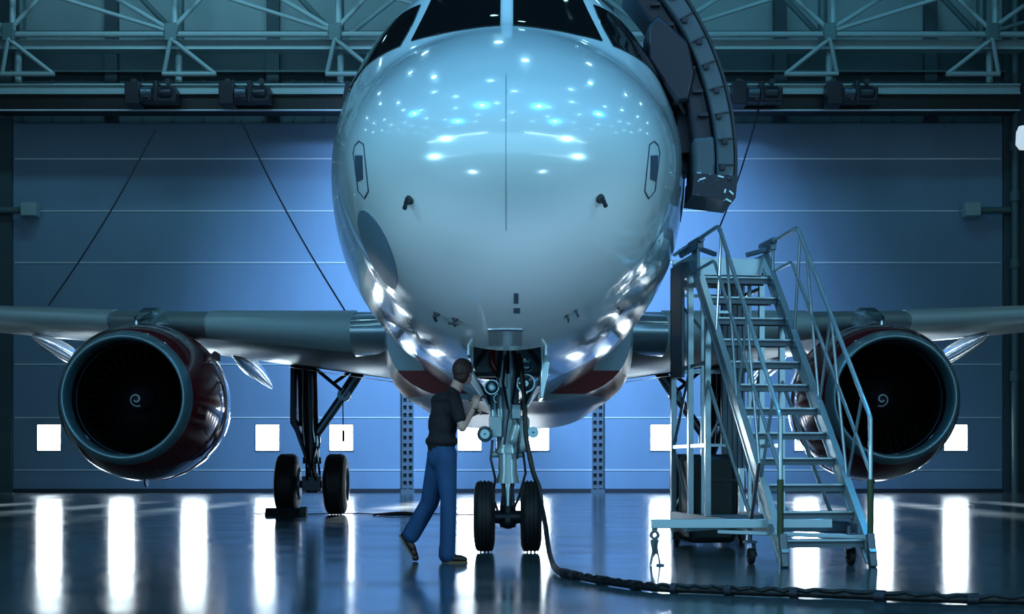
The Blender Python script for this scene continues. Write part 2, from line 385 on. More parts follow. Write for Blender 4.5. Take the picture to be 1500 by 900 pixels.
# hoist trolleys on the rail
def trolley(px, lab):
    X, Y, Z = W(px, 148, 51.1); o = empty('hoist_trolley', (X, 51.1, 13.25))
    b = MB(); b.box(-.88, .88, -.30, .32, .12, .62); b.box(-.86, -.35, -.38, .34, .02, .80); b.box(.1, .25, -.36, .3, .1, .85); b.build('body', 'geard', o, bevel=.03)
    b = MB(); b.rev((.28, -.1, .42), (1, 0, 0), [(0, .01), (0, .24), (.1, .27), (.42, .27), (.5, .18), (.5, .01)], 20); b.build('motor', 'geard', o)
    b = MB(); b.rev((-.30, -.33, .42), (1, 0, 0), [(0, .01), (0, .17), (.36, .17), (.36, .01)], 16)
    for k in range(7): b.rev((-.28+k*.05, -.33, .42), (1, 0, 0), [(0, .17), (.01, .19), (.02, .17)], 16)
    b.build('cable_drum', 'gearg', o)
    for x in (-.6, .55): MB().rev((x, -.12, .86), (0, 1, 0), [(0, .01), (0, .11), (.12, .11), (.12, .01)], 16).build('wheel', 'dark', o)
    MB().box(-.05, .02, -.34, -.30, .2, .5).build('hook_block', 'gearg', o)
    tag(o, lab, 'hoist', 'hoist trolleys on the crane rail')
trolley(223, 'leftmost dark hoist trolley on the crane rail'); trolley(360, 'dark hoist trolley on the crane rail just left of the aircraft')
trolley(1107, 'dark hoist trolley on the crane rail beside the open aircraft door'); trolley(1246, 'rightmost dark hoist trolley on the crane rail')
def cable(a, bb, lab, r=.028):
    a = Vector(W(*a)); e = Vector(W(*bb)); pts = [a.lerp(e, t/12) - Vector((0, 0, .25*math.sin(PI*t/12))) for t in range(13)]
    tag(MB().tube(pts, r, 6).build('hoist_cable', 'dark'), lab, 'cable', 'cables hanging from the trolleys')
cable((228, 190, 51), (72, 447, 46), 'leftmost thin dark cable slanting down-left across the door'); cable((352, 175, 51), (505, 455, 44), 'thin dark cable slanting down-right left of the fuselage')
cable((1112, 158.0, 51.45), (1052, 338, 44), 'thin dark cable slanting down behind the stair top right of the fuselage')

# high bay lamps: only their glints on the nose are in view
hb = None
for j, y in enumerate((.5, 5, 9.5, 14, 19, 24, 30, 36)):
    for i in range(9):
        x = (i-4)*6.2 + (.9 if j % 2 else -.9) + random.uniform(-.5, .5)
        if hb is None:
            o = empty('high_bay_lamp'); a = MB().rev((0, 0, .1), (0, 0, 1), [(0, .32), (.03, .33), (.2, .25), (.42, .09), (.5, .08), (.5, .01)], 16).build('lamp_housing', 'dark', o)
            l = MB().ell((0, 0, .06), (.27, .27, .14), 12).build('lamp_lens', 'lamp', o)
            hb = (o, a, l)
        else:
            o = hb[0].copy(); C.objects.link(o)
            for ch in hb[1:]: c = ch.copy(); C.objects.link(c); c.parent = o
        o.location = (x, y + random.uniform(-.4, .4), 19.28 if False else 19.3)
        tag(o, 'round high bay lamp under the hangar roof', 'lamp', 'high bay lamps under the roof')
for x0, lab in ((-25, 'left strip light over the open hangar mouth'), (4.0, 'right strip light over the open hangar mouth')):
    b = MB().box(x0, x0+21, -2.98, -2.8, 13.25, 13.35); o = b.build('strip_light', 'dark')
    MB().box(x0, x0+21, -2.97, -2.86, 13.10, 13.25).build('tube', 'strip', o); tag(o, lab, 'lamp')

# ================================================================== AIRCRAFT
HC = 3.93            # fuselage centre height
AC = empty('passenger_jet', (-.045, 10.9, 0))
tag(AC, 'twin-engine passenger jet with polished nose and red engine cowlings', 'aircraft')
#       n     w     zt    zb     zm   pu    pl
ST = [(0.0, 0.00, -.66, -.66, -.66, 2.0, 2.0),
      (0.06, .37, -.42, -.90, -.66, 2.0, 2.0),
      (0.25, .75, -.17, -1.13, -.64, 2.0, 2.0),
      (0.5, 1.00, .02, -1.31, -.62, 2.0, 2.0),
      (1.0, 1.25, .34, -1.52, -.55, 2.0, 2.0),
      (1.5, 1.38, .60, -1.67, -.45, 1.95, 2.0),
      (1.9, 1.46, .80, -1.76, -.38, 1.85, 2.0),
      (2.3, 1.50, 1.20, -1.84, -.28, 1.75, 2.0),
      (2.7, 1.57, 1.62, -1.91, -.20, 1.68, 2.0),
      (3.2, 1.645, 1.84, -1.97, -.12, 1.68, 2.0),
      (4.0, 1.76, 2.00, -2.03, -.05, 1.85, 2.0),
      (5.0, 1.875, 2.06, -2.06, 0.0, 1.95, 2.0),
      (6.0, 1.95, 2.07, -2.07, 0.0, 2.0, 2.0),
      (7.0, 1.975, 2.07, -2.07, 0.0, 2.0, 2.0),
      (24.5, 1.975, 2.07, -2.07, 0.0, 2.0, 2.0),
      (28.5, 1.80, 2.07, -1.55, .15, 2.0, 2.0),
      (33.0, 1.10, 1.95, -.25, .8, 2.0, 2.0),
      (37.5, .18, 1.70, 1.20, 1.45, 2.0, 2.0)]
def sec(n):
    n = max(0, min(37.5, n)); u = math.sqrt(n)
    k = 0
    while k < len(ST)-2 and n > ST[k+1][0]: k += 1
    U = [math.sqrt(s[0]) for s in ST]
    t = (u-U[k])/(U[k+1]-U[k]); out = []
    for c in range(1, 7):
        y0, y1 = ST[k][c], ST[k+1][c]; h = U[k+1]-U[k]
        m = (y1-y0)/h
        ma = ((y0-ST[k-1][c])/(U[k]-U[k-1]) if k > 0 else m); mb = ((ST[k+2][c]-y1)/(U[k+2]-U[k+1]) if k < len(ST)-2 else m)
        d0 = 0 if ma*m <= 0 else 2*ma*m/(ma+m); d1 = 0 if mb*m <= 0 else 2*mb*m/(mb+m)
        t2, t3 = t*t, t*t*t
        out.append((2*t3-3*t2+1)*y0 + (t3-2*t2+t)*h*d0 + (-2*t3+3*t2)*y1 + (t3-t2)*h*d1)
    return out
def fus(n, th, off=0.):      # th: 0 = right side, pi/2 = crown
    w, zt, zb, zm, pu, pl = sec(n); c, s_ = math.cos(th), math.sin(th)
    p = pu if s_ >= 0 else pl; hgt = (zt-zm) if s_ >= 0 else (zm-zb)
    q = (abs(c)**2 + abs(s_)**2)**.5
    r = 1/max(1e-6, (abs(c)**p + abs(s_)**p)**(1/p))
    return Vector((w*c*r, n, HC+zm+hgt*s_*r))
def inside(x, n, z):
    w, zt, zb, zm, pu, pl = sec(n); z -= HC; p = pu if z > zm else pl; h = (zt-zm) if z > zm else (zm-zb)
    if w < 1e-4 or h < 1e-4: return False
    return (abs(x)/w)**p + (abs(z-zm)/h)**p < 1
def surfn(x, z):              # station where the skin passes through (x, z) seen from ahead
    a, b_ = 0., 12.
    for _ in range(40):
        m = (a+b_)/2
        if inside(x, m, z): b_ = m
        else: a = m
    return b_
def hw(n, z):                 # half width at height z
    w, zt, zb, zm, pu, pl = sec(n); z -= HC; p = pu if z > zm else pl; h = (zt-zm) if z > zm else (zm-zb)
    q = 1-(abs(z-zm)/h)**p; return w*max(0, q)**(1/p)
ns = [0] + [.0025*(1.55**i) for i in range(9)] + [.15+.12*i for i in range(50)] + [6.3+.7*i for i in range(27)] + [25.3+.8*i for i in range(15)] + [37.5]
b = MB(); SEG = 96
for n in ns:
    for k in range(SEG): b.v.append(tuple(fus(max(n, 1e-5), 2*PI*k/SEG)))
for i in range(len(ns)-1):
    for k in range(SEG):
        if 2.9 < ns[i] < 5.55 and 69 <= k <= 74: continue      # open nose gear bay
        b.f.append([i*SEG+k, i*SEG+(k+1) % SEG, (i+1)*SEG+(k+1) % SEG, (i+1)*SEG+k]); b.mi.append(0)
b.f.append([(len(ns)-1)*SEG+k for k in range(SEG)]); b.mi.append(0)
FUS = b.build('fuselage', 'skin_ac', AC, sharp=80)
def skin_patch(fn, nu, nv, name, m, parent, off=.012, label=None):
    """thin closed panel lying on the skin; fn(u,v)->(point, outward normal)"""
    b = MB(); g = []
    for o_ in (off, -.02):
        for i in range(nu+1):
            for j in range(nv+1):
                p, nn = fn(i/nu, j/nv); b.v.append(tuple(p + nn*o_))
    w = nv+1; K = (nu+1)*w
    for i in range(nu):
        for j in range(nv):
            a = i*w+j; b.f.append([a, a+w, a+w+1, a+1]); b.f.append([K+a, K+a+1, K+a+w+1, K+a+w]); b.mi += [0, 0]
    rim = [i*w for i in range(nu+1)] + [nu*w+j for j in range(1, w)] + [i*w+nv for i in range(nu-1, -1, -1)] + [j for j in range(nv-1, 0, -1)]
    for i in range(len(rim)):
        a, c = rim[i], rim[(i+1) % len(rim)]; b.f.append([a, c, K+c, K+a]); b.mi.append(0)
    return b.build(name, m, parent, sharp=60, label=label)
def nrm_f(x, z):
    e = .004; n = surfn(x, z); v = Vector(((n-surfn(x+e, z))/e, 1, (n-surfn(x, z+e))/e)); v = -v
    v = Vector((v.x*-1, v.y, v.z*-1)); v = Vector(((surfn(x+e, z)-n)/e, -1, (surfn(x, z+e)-n)/e)); return v.normalized()
def front(q):                # bilinear quad given in (x, z) seen from ahead
    def fn(u, v):
        x = (q[0][0]*(1-u)+q[1][0]*u)*(1-v) + (q[3][0]*(1-u)+q[2][0]*u)*v
        z = (q[0][1]*(1-u)+q[1][1]*u)*(1-v) + (q[3][1]*(1-u)+q[2][1]*u)*v
        return Vector((x, surfn(x, z), z)), nrm_f(x, z)
    return fn
def side(q, sg):             # bilinear quad given in (n, z) on one flank
    def fn(u, v):
        n = (q[0][0]*(1-u)+q[1][0]*u)*(1-v) + (q[3][0]*(1-u)+q[2][0]*u)*v
        z = (q[0][1]*(1-u)+q[1][1]*u)*(1-v) + (q[3][1]*(1-u)+q[2][1]*u)*v
        e = .01; x = hw(n, z); nn = Vector((1, -(hw(n+e, z)-x)/e, -(hw(n, z+e)-x)/e)).normalized()
        return Vector((sg*x, n, z)), Vector((sg*nn.x, nn.y, nn.z))
    return fn
for sg in (-1, 1):
    skin_patch(front([(sg*.055, 4.665), (sg*.83, 4.62), (sg*.62, 5.28), (sg*.055, 5.40)]), 14, 10, 'windscreen', 'glass', FUS)
    nA, nB = surfn(.93, 4.59), surfn(.775, 5.08)
    skin_patch(side([(nA, 4.59), (2.95, 4.50), (2.95, 5.02), (nB, 5.08)], sg), 10, 8, 'cockpit_window', 'glass', FUS)
    skin_patch(side([(3.03, 4.54), (3.55, 4.55), (3.40, 4.98), (3.03, 5.02)], sg), 8, 8, 'cockpit_window', 'glass', FUS)

def on_skin(px, py):          # station on the forward skin that the photo shows at px, py
    lo = None; ax, ay = -.045, 10.9
    for k in range(4000):
        d = 10.9 + k*.003; s_ = F/d
        x = (px-750)/s_ - ax; z = CZ + (685-py)/s_
        if inside(x, d-ay, z): return Vector((x, d-ay, z))
    return None
def norm_at(p): return nrm_f(p.x, p.z)
def seam_line(pts, name, r=.006):
    P_ = []
    for (x0, y0), (x1, y1) in zip(pts, pts[1:]):
        for q in range(8):
            p = on_skin(x0+(x1-x0)*q/8, y0+(y1-y0)*q/8)
            if p is not None: P_.append(p + norm_at(p)*.003)
    MB().tube(P_, r, 6).build(name, 'line', FUS)
for sg in (-1, 1):      # tall emergency hatch outline with its dark slot window on each cheek
    seam_line([(742+sg*a, y) for a, y in ((222, 214), (216, 207), (209, 212), (202, 280), (208, 291), (217, 280), (224, 225), (222, 214))], 'hatch_seam')
    q = [on_skin(742+sg*a, y) for a, y in ((221, 228), (211, 228), (210, 262), (218, 266))]
    skin_patch(front([(p.x, p.z) for p in q]), 3, 8, 'hatch_window', 'line', FUS, .008)
def probe(px, py, ang, ln, name='probe', m='dark', r=.012):
    p = on_skin(px, py); n = norm_at(p); t = Vector((math.cos(ang), -.3, math.sin(ang))); t = (t - n*t.dot(n)).normalized()
    b = MB(); b.tube([p-n*.02, p+n*.05], r*1.3, 8); b.tube([p+n*.05-t*ln/2, p+n*.05+t*ln/2], [r*1.2, r*.6], 8)
    b.ell(p, (r*2.4,)*3, 10); b.build(name, m, FUS)
probe(600, 293, 1.05, .11, r=.016); probe(879, 291, 2.2, .10, r=.016)
probe(640, 459, 1.25, .13, r=.013); probe(667, 467, .15, .10, r=.012); probe(667, 468, 1.5, .07, r=.009)
probe(830, 462, 1.9, .10, r=.007); probe(905, 451, 2.1, .10, r=.007); probe(843, 455, 2.0, .08, r=.007)
def tile(px, py, w, h, name, m, off=.01, k=4):
    p = on_skin(px, py); return skin_patch(front([(p.x-w/2, p.z-h/2), (p.x+w/2, p.z-h/2), (p.x+w/2, p.z+h/2), (p.x-w/2, p.z+h/2)]), k, k, name, m, FUS, off)
tile(756, 437, .035, .06, 'marking', 'line', .006); tile(757, 455, .05, .03, 'marking', 'line', .006)
# oval grey patch on the lower left cheek, a reflection put into colour
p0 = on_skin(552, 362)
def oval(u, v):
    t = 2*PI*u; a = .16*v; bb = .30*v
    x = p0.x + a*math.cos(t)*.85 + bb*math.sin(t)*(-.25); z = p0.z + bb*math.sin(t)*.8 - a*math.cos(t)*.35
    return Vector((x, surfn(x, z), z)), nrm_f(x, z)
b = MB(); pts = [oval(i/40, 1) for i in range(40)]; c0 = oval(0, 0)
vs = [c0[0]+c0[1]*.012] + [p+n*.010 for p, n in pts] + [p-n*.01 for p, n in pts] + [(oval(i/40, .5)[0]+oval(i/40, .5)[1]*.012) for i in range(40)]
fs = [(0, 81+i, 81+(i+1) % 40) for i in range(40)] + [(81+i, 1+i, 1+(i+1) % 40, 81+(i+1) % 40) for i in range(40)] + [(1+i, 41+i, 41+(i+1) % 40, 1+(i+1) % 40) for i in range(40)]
b.add(vs, fs); b.build('oval_reflection', 'oval', FUS, label='grey oval patch painting a reflection on the lower cheek')
# gear bay: plate and frame ahead of the nose leg
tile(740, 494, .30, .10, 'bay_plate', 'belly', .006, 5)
tile(740, 483, .31, .006, 'bay_plate_seam', 'line', .01, 5)

# vertical centre seam of the radome
skin_patch(front([(-.002, 2.7), (.002, 2.7), (.002, 3.9), (-.002, 3.9)]), 1, 20, 'radome_seam', 'oval', FUS, .002)

# ------------------------------------------------------------------ belly fairing with the red band
def fair(n, th):
    t = min(1, max(0, (n-10.2)/1.6)); t = t*t*(3-2*t); q = min(1, max(0, (23.5-n)/4.0)); q = q*q*(3-2*q); t = min(t, q)
    w = 1.74+.14*t; zb = 1.84-.15*t; zt = 3.45; zm = 3.0; p = 2.9+.4*t
    c, s_ = math.cos(th), math.sin(th); h = zt-zm if s_ > 0 else zm-zb
    r = 1/((abs(c)**p+abs(s_)**p)**(1/p)); return Vector((w*c*r, n, zm+h*s_*r))
b = MB(); S2 = 72; fn_ = [10.2+.2*i for i in range(20)] + [14.4+.8*i for i in range(12)]
for n in fn_:
    for k in range(S2): b.v.append(tuple(fair(n, 2*PI*k/S2)))
for i in range(len(fn_)-1):
    for k in range(S2): b.f.append([i*S2+k, i*S2+(k+1) % S2, (i+1)*S2+(k+1) % S2, (i+1)*S2+k]); b.mi.append(0)
b.f.append(list(range(S2))); b.mi.append(0); b.f.append([(len(fn_)-1)*S2+k for k in range(S2)]); b.mi.append(0)
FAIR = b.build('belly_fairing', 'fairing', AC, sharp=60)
# ------------------------------------------------------------------ wings
def wing_sec(x):
    """LE station, chord, thickness ratio, LE height, TE drop"""
    le = 11.75 + (x-2)*.505
    te = 18.85 - (x-2)*.03 if x < 6.4 else 18.72 + (x-6.4)*.21
    z = 2.95 + (x-2)*.092; ch = te-le; tc = .145 - .035*min(1, (x-1)/5.5)
    drop = ch*.040 * max(0, 1-(x-2)/14)
    return le, ch, tc, z, drop
def wing_pt(sg, x, t, up, k=1.0):   # t: chord fraction
    le, ch, tc, z, drop = wing_sec(x)
    y = 5*tc*(.2969*math.sqrt(t)-.1260*t-.3516*t*t+.2843*t**3-.1015*t**4)*ch
    cam_ = .012*ch*math.sin(PI*t)
    return Vector((sg*x, le+ch*t, z - drop*t + cam_ + (y if up else -y)*k))
TT = [0, .003, .01, .02, .04, .07, .11, .17, .25, .35, .45, .55, .66, .77, .88, 1]
for sg, side_name in ((-1, 'left'), (1, 'right')):
    xs = [1.2, 2, 3, 4, 5, 6.4, 8, 10, 12, 14, 16, 17.0]
    b = MB(); loop = [(t, True) for t in TT[::-1]] + [(t, False) for t in TT[1:]]; n_ = len(loop)
    for x in xs:
        for t, up in loop: b.v.append(tuple(wing_pt(sg, x, t, up)))
    for i in range(len(xs)-1):
        for k in range(n_): b.f.append([i*n_+k, i*n_+(k+1) % n_, (i+1)*n_+(k+1) % n_, (i+1)*n_+k]); b.mi.append(0)
    b.f.append(list(range(n_))); b.mi.append(0); b.f.append([(len(xs)-1)*n_+k for k in range(n_)]); b.mi.append(0)
    WG = b.build('wing', 'wingu', AC, sharp=50)
    for x0, x1 in ((2.42, 4.92), (6.75, 9.6), (9.66, 12.6), (12.66, 16.4)):
        b = MB(); sl = [(t, True) for t in (.13, .09, .06, .04, .02, .01, .003)] + [(0, True)] + [(t, False) for t in (.003, .01, .02, .035, .05)]
        for q in range(7):
            x = x0+(x1-x0)*q/6; le, ch, tc, z, dr = wing_sec(x)
            for t, up in sl:
                p = wing_pt(sg, x, t, up); c = Vector((sg*x, le+ch*.09, z)); d = (p-c); b.v.append(tuple(c + d*1.07 + Vector((0, -.01, 0))))
        L_ = len(sl)
        for q in range(6):
            for k in range(L_-1): b.f.append([q*L_+k, q*L_+k+1, (q+1)*L_+k+1, (q+1)*L_+k]); b.mi.append(0)
        for q in (0, 6): b.f.append([q*L_+k for k in range(L_)]); b.mi.append(0)
        b.build('slat', 'slat', WG, sharp=50)
    # flap track fairings
    for x, n0, ln, dr_ in ((4.85, 15.2, 4.4, .42), (8.6, 15.9, 4.6, .42), (11.9, 17.4, 3.6, .34)):
        le, ch, tc, z, dr = wing_sec(x); zz = z-.20
        pts = []; rs = []
        for q in range(15):
            t = q/14; pts.append((sg*x, n0+ln*t, zz-.10-dr_*t**1.3 + .03)); rs.append(.015+.19*math.sin(PI*min(1, t*1.02))**.7*(1-.45*t) if 0 < t < 1 else .01)
        MB().tube(pts, rs, 16).build('flap_track_fairing', 'chrome', WG)
    # wing root fillet
    b = MB()
    def root(u, v):
        th = PI*(.5+u); x = 1.6 + .80*v; le, ch, tc, z, dr = wing_sec(2); s_ = 1.18-.1*v
        return (sg*x, le-.10+.02*v + .9 + 1.05*math.cos(th)*s_*.9, z + .02 + .30*math.sin(th)*s_)
    b.grid(root, 20, 8); b.build('root_fillet', 'belly', WG, sharp=60)
    # leading edge landing bay shade: gear well
    def wl(u, v, o_):
        x, y = 1.9+2.0*u, 15.3+2.9*v; le, ch = wing_sec(x)[:2]; return (sg*x, y, wing_pt(sg, x, (y-le)/ch, False).z+o_)
    b = MB(); b.grid(lambda u, v: wl(u, v, -.06), 12, 10); b.grid(lambda u, v: wl(u, v, .04), 12, 10)
    b.build('gear_well', 'geard', WG)

# ------------------------------------------------------------------ engines
EZ = 1.96
def engine(sg):
    ex, en = sg*5.76, 11.32; O_ = (ex, en, EZ); D = (0, 1, 0)
    def bulge(a, r, c, q):      # lower half of the nacelle is a little fuller
        return r*(1 + (.035 if q < 0 else 0)*abs(q)*min(1, max(0, (a-.2)/.8)))
    out = [(.20, 1.01), (.24, 1.028), (.5, 1.115), (.9, 1.19), (1.35, 1.225), (1.66, 1.215), (1.68, 1.14), (1.78, 1.14), (1.80, 1.225), (2.1, 1.21), (2.5, 1.15), (2.85, 1.06), (2.85, 1.0), (2.4, 1.03)]
    N_ = MB().rev(O_, D, out, 64, sq=bulge).build('engine_cowling', 'maroon', AC, sharp=30)
    lip = [(.20, 1.011), (.12, .988), (.05, .958), (.012, .93), (0, .91), (.006, .893), (.03, .877), (.09, .864), (.2, .857), (.34, .855)]
    MB().rev(O_, D, lip, 64, sq=bulge).build('inlet_lip', 'lip', N_, sharp=60)
    MB().rev(O_, D, [(.34, .855), (.6, .858), (.9, .87), (1.2, .89), (1.6, .89), (1.6, .01)], 64).build('inlet_duct', 'black', N_, sharp=30)
    MB().rev(O_, D, [(.56, .858), (.575, .848), (.59, .858)], 64).build('duct_ring', 'gearg', N_)
    b = MB()
    for k in range(36):
        a = 2*PI*k/36
        def P(r, t, w): 
            tw = .35+.75*(r-.22)/.62; an = a + (t-.5)*w*math.cos(tw)/r; return (ex + r*math.cos(an), en+1.12+(t-.5)*w*math.sin(tw)*1.2 + .05*r, EZ + r*math.sin(an))
        vs = []; R_ = (.22, .35, .5, .68, .865)
        for r in R_:
            for t in (0, .5, 1): vs.append(P(r, t, .11+.10*r))
        b.add(vs, [(i*3+j, i*3+j+1, (i+1)*3+j+1, (i+1)*3+j) for i in range(4) for j in range(2)])
    b.build('fan', 'blade', N_, fix=False)
    MB().rev((ex, en+.78, EZ), D, [(0, .004), (.012, .04), (.06, .10), (.15, .165), (.27, .225), (.36, .25), (.42, .25)], 32).build('spinner', 'geard', N_)
    # painted swirl on the spinner
    b = MB(); pts = []
    for q in range(40):
        t = q/39; a = -sg*(.4+t*8.0) + (PI if sg < 0 else 0); r = .022+.088*t
        pts.append((r, a, .018+.05*(1-t*.35)))
    vs = []
    def ax_(r): 
        pr = [(0, .004), (.012, .04), (.06, .10), (.15, .165), (.27, .225)]
        for (a0, r0), (a1, r1) in zip(pr, pr[1:]):
            if r <= r1: return a0+(a1-a0)*(r-r0)/(r1-r0)
        return .27
    for r, a, w in pts:
        for rr in (r-.011, r+.011): vs.append((ex+rr*math.cos(a), en+.78+ax_(rr)-.008, EZ+rr*math.sin(a)))
    b.add(vs, [(2*i, 2*i+1, 2*i+3, 2*i+2) for i in range(39)]); b.build('spinner_swirl', 'white', N_)
    # core nozzle and tail plug
    MB().rev((ex, en+2.3, EZ), D, [(0, .95), (.3, .80), (.8, .72), (1.5, .58), (1.9, .50), (1.9, .46), (1.5, .45), (1.9, .30), (2.5, .04), (2.52, .005)], 40).build('exhaust_nozzle', 'gearg', N_)
    # strakes / latches / drain mast along the keel
    b = MB(); b.prism([(en+.9, EZ+.62), (en+1.9, EZ+.66), (en+1.9, EZ+.78), (en+1.5, EZ+.80)], ex-sg*1.06, ex-sg*1.09, 'x'); b.build('strake', 'maroon', N_)
    for k in range(11):
        a = -.9+k*.19; rr = 1.19; MB().bar((ex-sg*rr*math.cos(a), en+1.69, EZ+rr*math.sin(a)), (ex-sg*rr*math.cos(a+.03), en+1.77, EZ+rr*math.sin(a+.03)), .03, .05).build('cowl_latch', 'chrome', N_)
    b = MB(); b.prism([(en+1.3, EZ-1.24), (en+1.55, EZ-1.24), (en+1.52, EZ-1.36), (en+1.42, EZ-1.36)], ex-.015, ex+.015, 'x'); b.build('drain_mast', 'chrome', N_)
    MB().rev(O_, D, [(1.70, 1.14), (1.73, 1.18), (1.76, 1.14)], 64, sq=bulge).build('cowl_seam', 'chrome', N_)
    # pylon
    b = MB(); wz = 2.95+(5.76-2)*.092; st = [(12.15, EZ+1.10, EZ+1.22, .02), (12.5, EZ+1.0, EZ+1.36, .13), (13.1, EZ+.9, EZ+1.52, .20), (13.7, EZ+.85, wz-.05, .22), (14.6, EZ+.75, wz-.1, .22), (15.6, EZ+.55, wz-.2, .20), (16.8, wz-.75, wz-.25, .10)]
    for n, za, zb, w in st:
        for dx, z in ((-w, za), (w, za), (w, zb-.06), (w*.6, zb), (-w*.6, zb), (-w, zb-.06)): b.v.append((ex+dx, n, z))
    for i in range(len(st)-1):
        for k in range(6): b.f.append([i*6+k, i*6+(k+1) % 6, (i+1)*6+(k+1) % 6, (i+1)*6+k]); b.mi.append(0)
    b.f.append(list(range(6))); b.f.append([(len(st)-1)*6+k for k in range(6)]); b.mi += [0, 0]
    b.build('pylon', 'chrome', N_, sharp=40)
engine(-1); engine(1)

# ------------------------------------------------------------------ landing gear
def wheel(b_name, parent, x, y, r, w, sgn, groove=4, hub='gearg'):
    pr = [(-w/2, r*.56), (-w/2*1.0, r*.66), (-w*.47, r*.80), (-w*.40, r*.93), (-w*.30, r*.985), (-w*.2, r)]
    g = []
    for k in range(groove):
        c = (-.27+.54*k/(groove-1))*w; g += [(c-.012, r), (c-.008, r-.012), (c+.008, r-.012), (c+.012, r)]
    pr = pr[:5] + g + [(-a, rr) for a, rr in pr[:5][::-1]]
    t = MB().rev((x, y, r), (1, 0, 0), pr, 48).build(b_name, 'tyre', parent, sharp=30)
    b = MB(); 
    for s_ in (-1, 1):
        b.rev((x, y, r), (s_, 0, 0), [(w*.5, r*.57), (w*.47, r*.54), (w*.30, r*.46), (w*.25, r*.2), (w*.42, r*.17), (w*.42, .005)], 32)
        for k in range(8):
            a = 2*PI*k/8; b.cap((x+s_*w*.28, y+r*.33*math.cos(a), r+r*.33*math.sin(a)), (x+s_*w*.33, y+r*.33*math.cos(a), r+r*.33*math.sin(a)), .02, .02, 8)
    b.build('wheel_rim', hub, parent)
    return t
# nose gear, local station 5.05
NG = 5.05
b = MB(); ax0 = (0, NG, .36)
b.tube([(0, NG, .38), (0, NG, .86)], .052, 20); NL = b.build('nose_gear_leg', 'chrome', AC)
b = MB(); b.tube([(0, NG-.02, .74), (0, NG-.02, 1.10)], .105, 24)
for z, r in ((.74, .125), (1.06, .14), (.78, .115)): b.tube([(0, NG-.02, z), (0, NG-.02, z+.05)], r, 24)
b.tube([(0, NG-.03, 1.10), (0, NG-.08, 2.35)], .12, 24); b.tube([(-.17, NG-.03, 1.05), (.17, NG-.03, 1.05)], .035, 12)
b.build('shock_strut', 'gearw', NL)
b = MB(); b.tube([(-.30, NG, .38), (.30, NG, .38)], .05, 16); b.tube([(0, NG, .27), (0, NG, .50)], .085, 20); b.ell((0, NG-.02, .33), (.10, .10, .08), 14); b.tube([(-.14, NG-.03, .38), (.14, NG-.03, .38)], .07, 16)
b.tube([(0, NG-.09, .36), (0, NG-.17, .36)], .03, 10); b.build('axle', 'geard', NL)
for sx in (-1, 1): wheel('nose_wheel', NL, sx*.248, NG, .385, .225, sx)
# torque links
b = MB(); 
for sx in (-1, 1): b.bar((sx*.07, NG+.10, .44), (sx*.045, NG+.32, .66), .03, .05); b.bar((sx*.045, NG+.32, .66), (sx*.08, NG+.10, .92), .03, .05)
b.build('torque_link', 'gearg', NL)
# steering actuators, valve blocks and harness around the upper leg
b = MB()
b.cap((-.14, NG-.08, 1.32), (-.14, NG-.08, 1.78), .055, .045); b.cap((.15, NG-.10, 1.14), (.17, NG-.10, 1.40), .075, .065)
b.cap((-.08, NG-.16, 1.42), (-.08, NG-.16, 1.66), .04, .04); b.cbox((-.13, NG-.12, 1.34), (.14, .16, .22)); b.cbox((.09, NG-.15, 1.50), (.10, .12, .16))
b.cap((.06, NG-.17, 1.20), (.10, NG-.17, 1.34), .05, .05)
b.cbox((-.05, NG-.14, 1.90), (.10, .10, .30)); b.build('steering_actuator', 'gearw', NL, bevel=.012)
b = MB(); b.rev((-.24, NG-.18, 1.26), (0, -1, 0), [(0, .01), (0, .085), (.06, .085), (.09, .05), (.09, .01)], 20); b.tube([(-.24, NG-.20, 1.26), (-.10, NG-.05, 1.30)], .03, 10); b.build('taxi_light', 'lens', NL)
b = MB(); b.rev((.27, NG-.10, 1.28), (0, -1, 0), [(0, .01), (0, .06), (.07, .06), (.07, .01)], 18); b.tube([(.27, NG-.12, 1.28), (.14, NG-.05, 1.28)], .03, 10)
b.build('taxi_light', 'lens', NL)
b = MB()
for pts in ([(.06, NG-.15, 2.2), (.10, NG-.2, 1.9), (.05, NG-.19, 1.6), (.12, NG-.2, 1.35), (.1, NG-.16, 1.0)], [(-.02, NG-.2, 2.1), (-.05, NG-.2, 1.8), (.01, NG-.2, 1.5), (-.04, NG-.2, 1.15)],
            [(-.16, NG-.15, 1.2), (-.18, NG-.15, 1.0), (-.13, NG-.12, .78)], [(.16, NG-.1, 1.1), (.19, NG-.08, .85), (.12, NG-.05, .6), (.06, NG-.04, .45)], [(-.13, NG-.1, .8), (-.16, NG-.08, .6), (-.1, NG, .42)]):
    b.tube(pts, .014, 8)
b.build('hydraulic_line', 'geard', NL)
b = MB(); b.bar((-.36, NG-.05, 1.90), (.36, NG-.05, 1.90), .05, .05); b.tube([(-.10, NG-.1, 1.87), (.10, NG-.1, 1.87)], .05, 12)
b.tube([(-.06, NG-.17, 2.25), (-.10, NG-.2, 1.86)], .022, 8); b.tube([(.04, NG-.17, 2.25), (.12, NG-.2, 1.86)], .022, 8); b.tube([(0, NG-.17, 2.22), (0, NG-.2, 1.9)], .02, 8)
b.build('cross_beam', 'geard', NL)
b = MB()
for sx in (-1, 1): b.bar((sx*.42, NG+.1, 1.92), (sx*.06, NG-.06, 1.46), .05, .06); b.bar((sx*.38, NG+.1, 1.98), (sx*.22, NG+.2, 2.2), .04, .04)
b.build('drag_brace', 'gearg', NL)
b = MB(); b.tube([(-.155, NG-.15, 2.20), (-.17, NG-.18, 2.10), (-.165, NG-.18, 2.0), (-.12, NG-.16, 1.93), (-.06, NG-.14, 1.90)], .035, 12); b.tube([(-.22, NG-.15, 2.21), (-.08, NG-.15, 2.21)], .018, 8); b.build('red_duct', 'red', NL, label='dark red curved duct')
